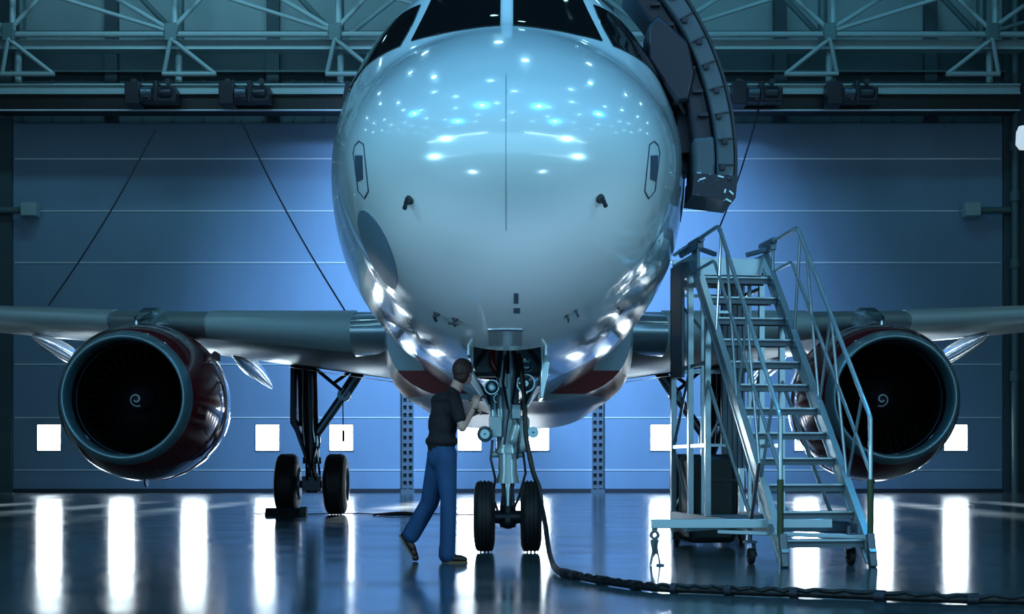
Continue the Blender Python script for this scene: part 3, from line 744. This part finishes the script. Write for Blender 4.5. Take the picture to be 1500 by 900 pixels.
# landing lights
for x, z, r in ((.20, 2.0, .085), (.19, 1.80, .10), (-.17, 1.76, .08), (-.10, 1.64, .05)):
    b = MB(); b.rev((x, NG-.14, z), (0, -1, 0), [(-.12, .01), (-.12, r*.5), (0, r), (.035, r), (.035, r*.86), (.01, r*.8), (-.01, r*.4), (.005, r*.3), (.005, .003)], 28); b.build('landing_light', 'lens', NL)
    MB().tube([(x, NG-.1, z), (x*.3, NG-.05, z)], .02, 8).build('light_bracket', 'gearg', NL)
# gear bay doors: two slanting white leaves hanging each side of the bay
for sx in (-1, 1):
    n_out = Vector((sx, 0, .5)).normalized()
    q = [Vector((sx*.40, 4.15, 1.98)), Vector((sx*.44, 5.35, 1.90)), Vector((sx*.17, 5.35, 1.50)), Vector((sx*.20, 4.55, 1.55))]
    b = MB(); b.add([v+n_out*.015 for v in q]+[v-n_out*.015 for v in q], [(0, 1, 2, 3), (7, 6, 5, 4), (0, 4, 5, 1), (1, 5, 6, 2), (2, 6, 7, 3), (3, 7, 4, 0)])
    b.build('gear_bay_door', 'gearw', AC, bevel=.005)
    b = MB(); q = [Vector((sx*.34, 3.9, 2.03)), Vector((sx*.43, 3.9, 1.95)), Vector((sx*.36, 3.9, 1.60)), Vector((sx*.32, 3.9, 1.60))]
    b.add([v for v in q]+[v+Vector((0, .9, 0)) for v in q], [(0, 1, 2, 3), (7, 6, 5, 4), (0, 4, 5, 1), (1, 5, 6, 2), (2, 6, 7, 3), (3, 7, 4, 0)])
    if sx > 0: b.build('gear_bay_door', 'chrome', AC, bevel=.008)
# dark gear bay recess built as a shallow box let into the keel
b = MB()
for x in (-.37, .35): b.box(x, x+.02, 2.9, 5.7, 1.95, 2.6)
b.box(-.37, .37, 2.9, 5.7, 2.6, 2.62); b.box(-.37, .37, 5.68, 5.7, 1.9, 2.6); b.box(-.37, .37, 2.9, 2.92, 2.05, 2.6)
for y in (3.4, 3.9, 4.4): b.box(-.35, .35, y, y+.04, 2.45, 2.6)
b.build('gear_bay_lining', 'gearw', AC)
b = MB()
for x in (-.2, -.1, .12, .24): b.tube([(x, 3.0, 2.52), (x, 5.6, 2.50)], .025, 8)
b.build('bay_pipework', 'chrome', AC)

# main gear
def main_gear(sg):
    X = sg*3.79; Y = 17.72
    def p(x, y, z): return (X+sg*x, Y+y, z)          # +x outboard
    b = MB(); b.tube([p(0, 0, .50), p(0, 0, 1.15)], .085, 20); LG = b.build('main_gear_leg', 'gearg', AC)
    b = MB(); b.tube([p(.01, 0, 1.02), p(.06, -.02, 3.0)], .15, 24); b.tube([p(0, 0, .98), p(0, 0, 1.1)], .18, 20); b.tube([p(.16, -.05, 1.7), p(.20, -.05, 2.95)], .085, 14)
    b.tube([p(.2, -.3, 2.92), p(-1.2, -.3, 2.98)], .11, 14); b.tube([p(.05, -.5, 2.9), p(.05, .5, 2.95)], .13, 14)
    b.build('shock_strut', 'geard', LG)
    b = MB(); b.tube([p(-.6, 0, .585), p(.6, 0, .585)], .07, 16); b.cbox(p(0, 0, .60), (.36, .26, .28)); b.tube([p(0, 0, .42), p(0, 0, .8)], .11, 18); b.build('axle', 'geard', LG, bevel=.01)
    for s_ in (-1, 1):
        wheel('main_wheel', LG, X+s_*.465, Y, .585, .43, s_, 5)
        b = MB(); b.rev((X+s_*.22, Y, .585), (s_, 0, 0), [(0, .05), (0, .24), (.12, .24), (.12, .05)], 24)
        b.build('brake_unit', 'gearg', LG)
    b = MB(); 
    for q in (-1, 1): b.bar(p(q*.09, -.12, .68), p(q*.05, -.42, .95), .04, .07); b.bar(p(q*.05, -.42, .95), p(q*.10, -.14, 1.3), .04, .07)
    b.build('torque_link', 'geard', LG)
    b = MB(); b.tube([p(-.05, 0, 1.5), p(-.62, 0, 2.32)], .085, 14); b.tube([p(-.60, 0, 2.28), p(-1.02, 0, 2.92)], .115, 14); b.tube([p(-.62, -.1, 2.3), p(-.62, .1, 2.3)], .13, 12)
    b.build('side_stay', 'gearg', LG)
    b = MB(); b.tube([p(-.10, -.08, 2.78), p(-.58, -.08, 2.38)], .035, 10); b.tube([p(-.40, -.08, 2.50), p(-.82, -.08, 2.80)], .035, 10); b.tube([p(-.10, -.1, 2.9), p(-.9, -.1, 2.82)], .028, 8); b.build('lock_stay', 'geard', LG)
    b = MB(); b.tube([p(-.60, -.1, 2.2), p(-.61, -.1, 1.55)], .012, 6); b.tube([p(-.61, -.1, 1.62), p(-.61, -.1, 1.40)], .026, 6); b.build('safety_streamer', 'geard', LG)
    b = MB()
    for pts in ([p(.16, -.16, 2.8), p(.17, -.16, 1.9), p(.13, -.16, 1.3), p(.05, -.16, .8)], [p(-.02, -.17, 2.7), p(-.04, -.18, 1.6), p(-.13, -.14, 1.1), p(-.16, -.1, .75)]): b.tube(pts, .022, 8)
    b.cap(p(-.12, -.14, 1.32), p(-.12, -.14, 1.5), .06, .06); b.build('hydraulic_line', 'chrome', LG)
    # leg door on the outboard side
    q = [(.28, 3.0), (.36, 2.95), (.37, 1.75), (.28, 1.60), (.10, 1.10), (.07, 1.14), (.20, 1.62), (.27, 1.85)]
    b = MB(); b.prism([(X+sg*a, z) for a, z in q], Y-.38, Y+.34, 'y'); b.build('leg_door', 'geard', LG, bevel=.012)
main_gear(-1); main_gear(1)

# open cabin door standing ahead of its doorway on the right of the picture
def open_door():
    cz = 3.80
    def P(a, r, y): return (-.66 + (r+.37)*math.cos(a), y, cz + (r+.37)*math.sin(a))
    a0, a1 = -.117, .76; y0, y1 = 3.25, 3.95
    def shell(r0, r1, ya, yb, aa=a0, ab=a1, n=26):
        b = MB()
        for i in range(n+1):
            a = aa+(ab-aa)*i/n
            for r, y in ((r0, ya), (r1, ya), (r1, yb), (r0, yb)): b.v.append(P(a, r, y))
        for i in range(n):
            for k in range(4): b.f.append([i*4+k, i*4+(k+1) % 4, (i+1)*4+(k+1) % 4, (i+1)*4+k]); b.mi.append(0)
        b.f += [[0, 1, 2, 3], [n*4, n*4+1, n*4+2, n*4+3]]; b.mi += [0, 0]; return b
    OD = shell(2.28, 2.45, y0, y1).build('cabin_door', 'doorin', AC, bevel=.02)
    shell(2.08, 2.28, y0+.10, y1-.02).build('door_lining', 'geard', OD, bevel=.03)
    shell(2.07, 2.27, y0+.02, y1, a0+.02, .10, 8).build('girt_cover', 'doorin', OD, bevel=.03)
    shell(2.45, 2.475, y0-.01, y1, ).build('door_skin', 'dark', OD)
    for i in range(9):
        a = a0+.10+i*.09; b = MB(); p_ = Vector(P(a, 2.33 + .03*(i % 2), y0-.02)); b.cbox(p_, (.05, .05, .05))
        b.bar(P(a+.01, 2.29, y0-.01), P(a+.01, 2.44, y0-.01), .012, .012); b.build('door_latch', 'geard', OD)
        b = MB(); b.cbox(Vector(P(a+.02, 2.20, y0+.07)), (.09, .08, .03)); b.build('hinge_bracket', 'geard', OD)
    # scuff plate and silvery fittings at the foot of the door
    b = MB()
    for i in range(16):
        a = a0-.01 + random.uniform(0, .09); r = random.uniform(2.1, 2.44)
        q = Vector(P(a, r, y0-.02)); b.bar(q, q+Vector((random.uniform(-.05, .07), random.uniform(-.02, .05), random.uniform(-.09, .02))), .016, .016)
    b.build('foot_fitting', 'chrome', OD)
    b = shell(2.06, 2.46, y0-.015, y1, a0-.01, a0+.075, 5); b.build('foot_plate', 'geard', OD)
    # upper inner panel and hinge arm
    b = MB(); q = [(1.46, 5.16), (1.56, 5.28), (1.86, 5.02), (1.92, 4.72), (1.86, 4.46), (1.74, 4.44), (1.46, 4.86)]
    b.prism([(x-.13, z-.06) for x, z in q], y0+.02, y0+.5, 'y'); b.build('door_upper_lining', 'geard', OD, bevel=.03)
    b = MB(); b.bar((1.55, 4.3, 4.40), (1.90, 3.7, 4.38), .10, .16); b.bar((1.6, 4.3, 3.98), (1.90, 3.6, 4.02), .08, .12); b.cbox((1.76, 3.72, 4.22), (.22, .2, .5)); b.tube([(1.66, 3.6, 4.60), (1.70, 3.5, 4.35)], .03, 8); b.tube([(1.56, 3.3, 4.72), (1.60, 3.3, 4.46), (1.7, 3.4, 4.3)], .018, 8)
    b.cbox((1.74, 4.0, 4.12), (.12, .3, .6))
    b.build('hinge_arm', 'geard', OD, bevel=.015)
open_door()
# doorway it belongs to
skin_patch(side([(4.12, 3.52), (4.95, 3.52), (4.95, 5.32), (4.12, 5.32)], 1), 8, 16, 'doorway', 'black', FUS, .006)
# blade aerials under the belly and small mast at left shoulder
b = MB(); p_ = fus(3.9, PI-.42); b.bar(p_+Vector((-.02, 0, .05)), p_+Vector((-.05, 0, -.14)), .03, .05); b.build('static_port_mast', 'dark', FUS)
b = MB(); b.prism([(9.4, 1.88), (9.8, 1.88), (9.75, 1.62), (9.6, 1.62)], -.012, .012, 'x'); b.build('blade_aerial', 'gearg', FUS)
# wheel chock at left main wheel
o = empty('wheel_chock', (-4.27, 28.0, 0)); 
b = MB(); b.prism([(-.12, 0), (.13, 0), (.13, .10), (.02, .15)], -.36, .32, 'x'); b.build('block', 'dark', o, bevel=.01)
b = MB(); b.box(.30, .42, -.10, .12, .0, .17); b.build('end_cap', 'dark', o)
MB().tube([(-.36, 0, .05), (-.48, -.02, .03), (-.56, 0, .05)], .012, 6).build('rope', 'rubber', o)
tag(o, 'low black wheel chock in front of the left main wheel', 'chock')

# ================================================================== ACCESS STAIRS
SA = empty('access_stairs', (2.86, 13.7, 0), math.radians(7.4))
tag(SA, 'tall aluminium mobile access stairs with handrails on casters', 'stairs')
HWD = .415
def sz(t): return .227 + t*(.253/.264)
for k in range(12):
    t = k*.264; z = .227+k*.253
    b = MB(); b.box(-HWD+.03, HWD-.03, t, t+.235, z-.02, z+.012); b.box(-HWD+.03, HWD-.03, t, t+.02, z-.055, z+.012); b.box(-HWD+.03, HWD-.03, t+.21, t+.235, z-.05, z+.01)
    for q in range(5): b.box(-HWD+.04, HWD-.04, t+.03+q*.038, t+.045+q*.038, z+.012, z+.018)
    st_ = b.build('step', 'alud', SA)
    MB().box(-HWD+.035, HWD-.035, t-.006, t+.012, z+.004, z+.02).build('step_nosing', 'alu', st_)
for sx in (-1, 1):
    b = MB(); u = Vector((0, .722, .692)); nv_ = Vector((0, -.692, .722))
    a = Vector((sx*HWD, -.12, .08)); e = Vector((sx*HWD, 3.20, sz(3.20)))
    b.bar(a, e, .045, .15); b.bar(a+nv_*.075, e+nv_*.075, .065, .02, (0, 0, 1)); b.bar(a-nv_*.075, e-nv_*.075, .065, .02)
    b.build('stringer', 'alu', SA)
    MB().bar((sx*(HWD), -.16, 0), (sx*HWD, -.08, .30), .07, .07, (0, 1, 0)).build('foot', 'alud', SA, bevel=.01)
    x = sx*(HWD+.012)
    b = MB()
    b.tube([(x, -.06, .02), (x, -.06, 1.36), (x, -.01, 1.42), (x, 2.0, 3.40), (x, 2.06, 3.44), (x, 2.14, 3.45), (x, 3.15 if sx > 0 else 4.0, 3.42)], .022, 12)
    b.tube([(x, -.06, .86), (x, 2.2, 3.08), (x, 2.28, 3.11), (x, 3.1 if sx > 0 else 3.9, 3.09)], .018, 10)
    hr = b.build('handrail', 'alu', SA)
    for t0, t1 in ((.55, .15), (.55, 1.0), (1.35, 1.0), (1.35, 1.75), (2.15, 1.95)):
        z1 = 1.42+(t1+.01)*(1.98/2.01)
        MB().tube([(x, t0, sz(t0)+.02), (x, t1, min(z1, 3.42))], .016, 8).build('rail_brace', 'alu', SA)
    MB().tube([(x, 2.9, sz(2.9)), (x, 2.9, 3.42)], .018, 8).build('rail_post', 'alu', SA)
    b = MB(); b.tube([(x, -.06, .28), (x, -.06, .80)], .030, 12); b.build('post_sleeve', 'olive', SA)
# gate latch cluster
for sx in (-1, 1):
    b = MB(); b.cbox((sx*HWD, 3.0, 3.38), (.07, .30, .10)); b.bar((sx*HWD, 3.0, 3.36), (sx*HWD-sx*.24, 3.1, 3.30), .05, .05); b.tube([(sx*HWD, 2.8, 3.43), (sx*HWD, 3.3, 3.43)], .04, 8)
    if sx < 0:
        for i in range(5): b.tube([(-HWD, 3.1+i*.15, 3.36), (-HWD, 3.2+i*.15, 3.44)], .03, 8)
    b.build('gate_latch', 'gearg', SA, bevel=.008)
# platform and tower
b = MB(); b.box(-HWD, HWD, 3.17, 4.15, 3.20, 3.26); b.box(-HWD, HWD, 3.15, 3.19, 3.08, 3.27); b.box(-HWD, -HWD+.03, 3.17, 4.15, 3.08, 3.32); b.box(HWD-.03, HWD, 3.17, 4.15, 3.08, 3.32); b.box(-HWD, HWD, 4.12, 4.16, 3.05, 3.38)
b.build('platform', 'alu', SA)
b = MB()
for sx in (-1, 1):
    for t in (2.55, 3.3, 4.12):
        zt_ = sz(t)-.15 if t < 3.17 else 3.2
        b.bar((sx*HWD, t, .30), (sx*HWD, t, zt_), .06, .06, (0, 1, 0))
    b.bar((sx*HWD-sx*.14, 3.3, .3), (sx*HWD-sx*.14, 3.3, 3.1), .035, .035, (0, 1, 0))
    for z in (.33, 1.15, 2.05, 2.95): b.bar((sx*HWD, 2.55 if z < 2.3 else 3.3, z), (sx*HWD, 4.12, z), .04, .04)
    b.tube([(sx*HWD, 2.6, 1.9), (sx*HWD, .9, .4)], .022, 8); b.tube([(sx*HWD, 3.3, .35), (sx*HWD, 4.1, 1.15)], .018, 8); b.tube([(sx*HWD, 3.3, 2.05), (sx*HWD, 4.1, 1.15)], .018, 8)
for z in (.33, 2.05, 2.95): b.bar((-HWD, 4.12, z), (HWD, 4.12, z), .04, .04)
for z in (1.15, 2.6): b.bar((-HWD, 2.58, z), (-HWD+.25, 2.58, z), .03, .03)
b.tube([(-HWD, 4.12, .4), (HWD, 4.12, 2.0)], .018, 8); b.tube([(HWD, 4.12, 2.0), (-HWD, 4.12, 2.95)], .018, 8)
b.build('tower_frame', 'alu', SA)
b = MB(); b.box(-HWD-.03, -HWD+.01, 3.6, 4.15, 1.95, 3.28); b.build('side_panel', 'gearg', SA, bevel=.01)
b = MB(); b.box(HWD-.30, HWD-.02, 3.9, 3.95, .9, 3.1); 
for i in range(5): b.box(HWD-.29+i*.06, HWD-.27+i*.06, 3.88, 3.9, .9, 3.1)
b.build('ribbed_guard', 'alud', SA)
# base frame
b = MB()
for sx in (-1, 1): b.bar((sx*HWD, .15, .34), (sx*HWD, 4.15, .34), .07, .09)
for t in (.5, 1.6, 3.0): b.bar((-HWD, t, .34), (HWD, t, .34), .06, .08)
b.bar((-HWD, .5, .30), (HWD, 1.6, .30), .04, .04); b.bar((HWD, .5, .30), (-HWD, 1.6, .30), .04, .04)
b.build('base_frame', 'gearg', SA)
b = MB(); b.bar((-1.53, .38, .385), (HWD-.25, .25, .385), .08, .085); b.bar((-1.2, .42, .33), (-HWD, 1.2, .33), .04, .05); b.bar((-.9, .36, .31), (HWD, .15, .26), .03, .04); b.build('outrigger_beam', 'alu', SA, bevel=.006)
# stabiliser jack hanging from the outrigger tip
b = MB(); b.rev((-1.5, .36, .28), (0, 1, 0), [(-.02, .02), (-.02, .045), (.02, .045), (.02, .02), (-.02, .02)], 16)
b.bar((-1.5, .36, .345), (-1.5, .36, .32), .05, .03, (0, 1, 0))
b.bar((-1.515, .36, .24), (-1.49, .36, .10), .055, .02, (0, 1, 0)); b.bar((-1.475, .36, .24), (-1.52, .36, .08), .035, .02, (0, 1, 0)); b.bar((-1.52, .36, .1), (-1.545, .33, .005), .02, .02, (0, 1, 0)); b.bar((-1.47, .36, .11), (-1.455, .33, .0), .014, .014, (0, 1, 0)); b.cbox((-1.455, .33, .008), (.07, .04, .014))
b.build('stabiliser_jack', 'alud', SA)
def caster(x, y):
    b = MB(); b.rev((x-.03, y, .075), (1, 0, 0), [(0, .01), (0, .055), (.008, .075), (.052, .075), (.06, .055), (.06, .01)], 20); w = b.build('caster_wheel', 'tyre', SA)
    b = MB(); b.bar((x-.045, y, .07), (x-.035, y+.04, .2), .012, .05); b.bar((x+.045, y, .07), (x+.035, y+.04, .2), .012, .05); b.cbox((x, y+.04, .205), (.11, .11, .02)); b.tube([(x, y+.04, .2), (x, y+.04, .36)], .022, 10); b.build('caster_fork', 'alud', SA)
caster(-.56, .42); caster(HWD-.09, .18); caster(-HWD+.02, 4.05); caster(HWD-.02, 4.05)
MB().bar((-.56, .46, .34), (-.47, .46, .95), .03, .03, (0, 1, 0)).build('jack_handle', 'geard', SA)
# ballast box standing between the tower posts, part of the stairs
b = MB(); b.box(-HWD+.03, HWD-.25, 3.42, 4.05, .04, 1.06); bx_ = b.build('ballast_box', 'box', SA, bevel=.07, label='dark rounded ballast box')
b = MB(); b.box(-HWD+.04, HWD-.26, 3.405, 3.42, .35, .38); b.box(-HWD+.04, HWD-.26, 3.405, 3.42, .75, .78); b.box(-HWD+.04, -HWD+.07, 3.405, 3.42, .2, .9); b.build('box_rib', 'geard', bx_)

# ================================================================== POWER CABLE
rnd = random.Random(7)
pts = [(.06, 15.62, 2.10), (.10, 15.60, 1.92), (.13, 15.58, 1.6), (.14, 15.55, 1.3), (.17, 15.5, 1.1), (.22, 15.45, .86), (.28, 15.40, .70), (.30, 15.35, .55), (.335, 15.0, .33), (.35, 14.3, .14), (.36, 13.3, .06), (.39, 12.5, .035), (.50, 12.1, .03), (.66, 11.6, .03), (.86, 11.15, .03), (1.05, 10.85, .03), (1.35, 10.7, .03), (1.7, 10.5, .03), (2.1, 10.35, .03), (2.6, 10.1, .03), (3.1, 9.9, .03), (3.8, 9.8, .03), (5.5, 9.6, .03)]
def cat(P, k=8):
    out = []; P = [Vector(p) for p in P]
    for i in range(len(P)-1):
        a, b_, c, d = P[max(i-1, 0)], P[i], P[i+1], P[min(i+2, len(P)-1)]
        for j in range(k):
            t = j/k; out.append(.5*((2*b_)+(c-a)*t+(2*a-5*b_+4*c-d)*t*t+(3*b_-a-3*c+d)*t**3))
    return out+[P[-1]]
cp = cat(pts); 
b = MB(); b.tube(cp, .026, 12); CB = b.build('ground_power_cable', 'rubber')
b = MB()   # two thinner lines wound round it where it lies on the floor
for ph in (0, PI):
    q = []
    for i, p in enumerate(cp):
        if p.z < .06 and p.y < 13: q.append(p + Vector((0, .030*math.cos(i*1.1+ph), .012+.020*abs(math.sin(i*1.1+ph)))))
    b.tube(q, .014, 8)
b.build('spiral_wrap', 'rubber', CB)
for i in range(96, len(cp)-2, 9): MB().tube([cp[i], cp[i+1]], .045, 12).build('cable_tie', 'geard', CB)
MB().cap(cp[92], cp[95], .05, .04).build('cable_joint', 'geard', CB)
tag(CB, 'thick black power cable running from the nose gear across the floor', 'cable')
# loose ropes by the left main gear
b = MB(); b.tube(cat([(-4.0, 28.3, .02), (-3.0, 28.8, .02), (-2.2, 27.6, .02), (-1.6, 28.6, .02), (-.9, 28.0, .02), (-.2, 28.3, .02)]), .011, 8); b.tube(cat([(-2.6, 28.0, .02), (-2.1, 28.4, .05), (-1.8, 28.1, .02), (-2.2, 27.7, .04), (-2.5, 28.2, .02)]), .02, 8)
tag(b.build('floor_hose', 'dark'), 'thin dark hose lying on the floor behind the man', 'hose')

# ================================================================== MECHANIC
MX, MY = -.62, 14.3
MAN = empty('person', (MX, MY, 0))
tag(MAN, 'person in dark t-shirt and blue jeans inspecting the nose gear, hands raised', 'person')
def rm(o, vox, sm=4):
    m = o.modifiers.new('remesh', 'REMESH'); m.mode = 'VOXEL'; m.voxel_size = vox; m.use_smooth_shade = True
    s_ = o.modifiers.new('smooth', 'SMOOTH'); s_.factor = .5; s_.iterations = sm; return o
rot = lambda z, y=0, x=0: (Matrix.Rotation(z, 3, 'Z') @ Matrix.Rotation(y, 3, 'Y') @ Matrix.Rotation(x, 3, 'X'))
YAW = math.radians(38)        # chest faces right and away: +x turned towards +y
RT = rot(YAW)
fw = RT @ Vector((1, 0, 0)); lf = RT @ Vector((0, 1, 0))    # forward, his left
rs, ls = Vector((.075, -.145, 1.555)), Vector((-.10, .13, 1.555))
re_, rw = Vector((.150, -.20, 1.285)), Vector((.255, -.06, 1.48))
le_, lw = Vector((-.10, .26, 1.27)), Vector((.20, .20, 1.42))
nb, hc = Vector((.055, .0, 1.63)), Vector((.155, .03, 1.825))
RH = rot(math.radians(58), math.radians(-4))
hf = RH @ Vector((1, 0, 0)); hl = RH @ Vector((0, 1, 0)); hu = RH @ Vector((0, 0, 1))
def hand(b, w, d, palm, thumb):
    """palm and five bent fingers; d = pointing direction, palm = direction the palm faces, thumb = side"""
    d = d.normalized(); palm = (palm - d*palm.dot(d)).normalized(); sd = d.cross(palm).normalized()
    if sd.dot(thumb) < 0: sd = -sd
    c = w + d*.045; b.cap(w, w+d*.075, .027, .032, 12); b.cap(w+d*.03+sd*.018, w+d*.085+sd*.026, .02, .017, 10); b.cap(w+d*.03-sd*.018, w+d*.08-sd*.026, .02, .016, 10)
    for i, (o_, L_) in enumerate(((.029, .040), (.010, .046), (-.010, .043), (-.028, .034))):
        a = w + d*.088 + sd*o_; p1 = a + (d*.85+palm*.5).normalized()*L_; p2 = p1 + (d*.1+palm).normalized()*L_*.7; p3 = p2 + (palm*.5-d*.8).normalized()*L_*.5
        b.cap(a, p1, .0098, .0088, 8); b.cap(p1, p2, .0088, .008, 8); b.cap(p2, p3, .008, .0068, 8)
    a = w + d*.03 + sd*.03; p1 = a + (sd*.7+d*.7+palm*.4).normalized()*.042; p2 = p1 + (d*.6+palm*.8).normalized()*.032
    b.cap(a, p1, .0125, .0105, 8); b.cap(p1, p2, .0105, .0085, 8)
    return w + d*.10 + palm*.028
b = MB()
# torso, neck, head
b.ell((-.05, 0, 1.02), (.13, .16, .15), 16, RT); b.cap((-.05, 0, 1.05), (-.02, 0, 1.42), .115, .13); b.ell((-.0, 0, 1.47), (.115, .175, .14), 18, RT)
b.cap(nb - Vector((.02, 0, .06)), nb + Vector((.055, .01, .10)), .062, .056)
b.ell(hc, (.095, .076, .112), 20, RH); b.ell(hc + hf*.025 - hu*.055, (.070, .060, .070), 16, RH)
b.ell(hc + hf*.070 - hu*.085, (.028, .030, .024), 12, RH)
b.add([hc+hf*.085+hu*.015, hc+hf*.118-hu*.030, hc+hf*.088-hu*.040+hl*.017, hc+hf*.088-hu*.040-hl*.017, hc+hf*.07+hu*.0], [(0, 2, 1), (0, 1, 3), (1, 2, 3), (0, 4, 2), (0, 3, 4), (2, 4, 3)])
b.ell(hc+hf*.112-hu*.032, (.011, .013, .010), 10, RH)
b.ell(hc+hf*.088-hu*.062, (.012, .024, .007), 10, RH); b.ell(hc+hf*.086-hu*.074, (.012, .020, .007), 10, RH)
for q in (-1, 1): b.ell(hc + hl*.078*q - hf*.004 - hu*.01, (.022, .009, .033), 12, RH)
# arms
b.cap(rs, re_, .048, .040); b.cap(re_, rw, .042, .026); b.cap(ls, le_, .048, .040); b.cap(le_, lw, .042, .026)
g1 = hand(b, rw, Vector((.20, .25, .9)), Vector((.2, 1, -.1)), Vector((-.6, .4, .3)))
g2 = hand(b, lw, Vector((.9, -.2, .45)), Vector((.1, -.7, -.5)), Vector((0, -.3, 1)))
# legs under the trousers, kept inside them
b.cap((-.02, -.085, 1.02), (.015, -.10, .57), .075, .052); b.cap((.015, -.10, .57), (-.005, -.10, .10), .052, .035)
b.cap((-.09, .08, 1.02), (-.175, .10, .56), .075, .052); b.cap((-.175, .10, .56), (-.385, .12, .20), .052, .035)
BODY = rm(b.build('body', 'skin', MAN), .0065, 2)
# hair: short cap with nape, clear of the face
b = MB(); b.ell(hc + hu*.026 - hf*.022, (.106, .094, .110), 20, RH); b.ell(hc - hf*.052 - hu*.035, (.062, .078, .080), 16, RH); b.ell(hc + hf*.045 + hu*.075, (.050, .062, .036), 14, RH)
for q in (-1, 1): b.ell(hc + hl*.070*q - hf*.012+hu*.03, (.045, .014, .05), 12, RH)
rm(b.build('hair', 'hair', MAN), .007, 2)
for q in (-1, 1): MB().ell(hc+hf*.082+hl*.030*q-hu*.002, (.011, .012, .009), 12, RH).build('eye', 'eye', MAN)
# t-shirt
b = MB(); b.ell((-.055, 0, 1.16), (.150, .175, .085), 18, RT); b.cap((-.055, 0, 1.17), (-.02, 0, 1.44), .128, .140); b.ell((-.045, .0, 1.32), (.13, .165, .2), 18, RT)
b.ell((-.005, 0, 1.47), (.128, .180, .135), 20, RT); b.ell(Vector((.0, 0, 1.56))+fw*-.03, (.10, .17, .075), 18, RT)
b.cap(rs, rs.lerp(re_, .66), .066, .062); b.cap(ls, ls.lerp(le_, .70), .066, .060); b.cap(nb-Vector((.02, 0, .07)), nb+Vector((.0, 0, -.005)), .085, .070)
b.cap((-.06, 0, 1.10), (-.055, 0, 1.2), .132, .132)
rm(b.build('t_shirt', 'shirt', MAN), .009, 3)
# jeans
b = MB(); b.ell((-.05, 0, 1.03), (.138, .165, .12), 18, RT); b.cap((-.05, -.01, 1.10), (-.05, 0, 1.0), .128, .14)
b.cap((-.015, -.07, .99), (.015, -.10, .60), .112, .078); b.cap((.015, -.10, .60), (.005, -.10, .12), .078, .076); b.cap((.0, -.10, .14), (.0, -.10, .075), .078, .082)
b.cap((-.085, .07, .99), (-.175, .10, .57), .118, .090); b.cap((-.175, .10, .57), (-.355, .12, .26), .088, .088)
rm(b.build('jeans', 'jeans', MAN), .009, 3)
# shoes
b = MB(); b.ell((.02, -.105, .055), (.075, .042, .05), 14); b.ell((.10, -.105, .040), (.09, .044, .038), 14); b.ell((.155, -.105, .034), (.045, .04, .03), 12); sh = rm(b.build('shoe', 'shoe', MAN), .006, 2)
b = MB(); b.grid(lambda u, v: (.075+.125*math.cos(2*PI*u), -.105+.046*math.sin(2*PI*u), .0+.016*v), 32, 1, True); b.add([(.075+.125*math.cos(2*PI*k/32), -.105+.046*math.sin(2*PI*k/32), z) for z in (0, .016) for k in range(32)], [tuple(range(32)), tuple(range(32, 64))]); b.build('shoe_sole', 'sole', sh)
RF = rot(0.0, math.radians(58))
toe = Vector((-.325, .12, .03)); 
def fp(x, y, z): return toe + RF @ Vector((x, y, z))
b = MB(); b.ell(fp(-.21, 0, .045), (.07, .042, .055), 14, RF); b.ell(fp(-.12, 0, .035), (.09, .044, .042), 14, RF); b.ell(fp(-.045, 0, .026), (.055, .042, .032), 14, RF); b.ell(toe+Vector((.012, 0, .0)), (.035, .042, .028), 12)
sh = rm(b.build('shoe', 'shoe', MAN), .006, 2)
b = MB()
rim = [(-.12+.145*math.cos(2*PI*k/32), .046*math.sin(2*PI*k/32)) for k in range(32)]
b.add([fp(x, y, z) for z in (-.010, .008) for x, y in rim], [tuple(range(32)), tuple(range(32, 64))] + [(k, (k+1) % 32, 32+(k+1) % 32, 32+k) for k in range(32)]); b.build('shoe_sole', 'sole', sh)
MB().tube([rw - Vector((.006, .008, .03)), rw - Vector((.003, .004, .01))], .033, 16).build('wristwatch', 'dark', MAN)
# torch held in the near hand, pliers in the far one
b = MB(); d = Vector((.75, .25, .25)).normalized(); b.tube([g1-d*.07, g1+d*.06, g1+d*.065, g1+d*.10], [.011, .011, .016, .018], 12)
T1 = b.build('torch', 'dark'); T1.location = MAN.location; tag(T1, 'small black torch in the raised near hand of the mechanic', 'torch')
b = MB(); d = Vector((.9, -.1, -.18)).normalized(); u_ = Vector((0, 0, 1)); b.bar(g2-d*.08+u_*.014, g2+d*.03, .012, .012); b.bar(g2-d*.08-u_*.014, g2+d*.03, .012, .012); b.tube([g2+d*.03, g2+d*.11], [.018, .004], 8)
T2 = b.build('pliers', 'dark'); T2.location = MAN.location; tag(T2, 'dark pointed pliers in the far hand of the mechanic', 'tool')
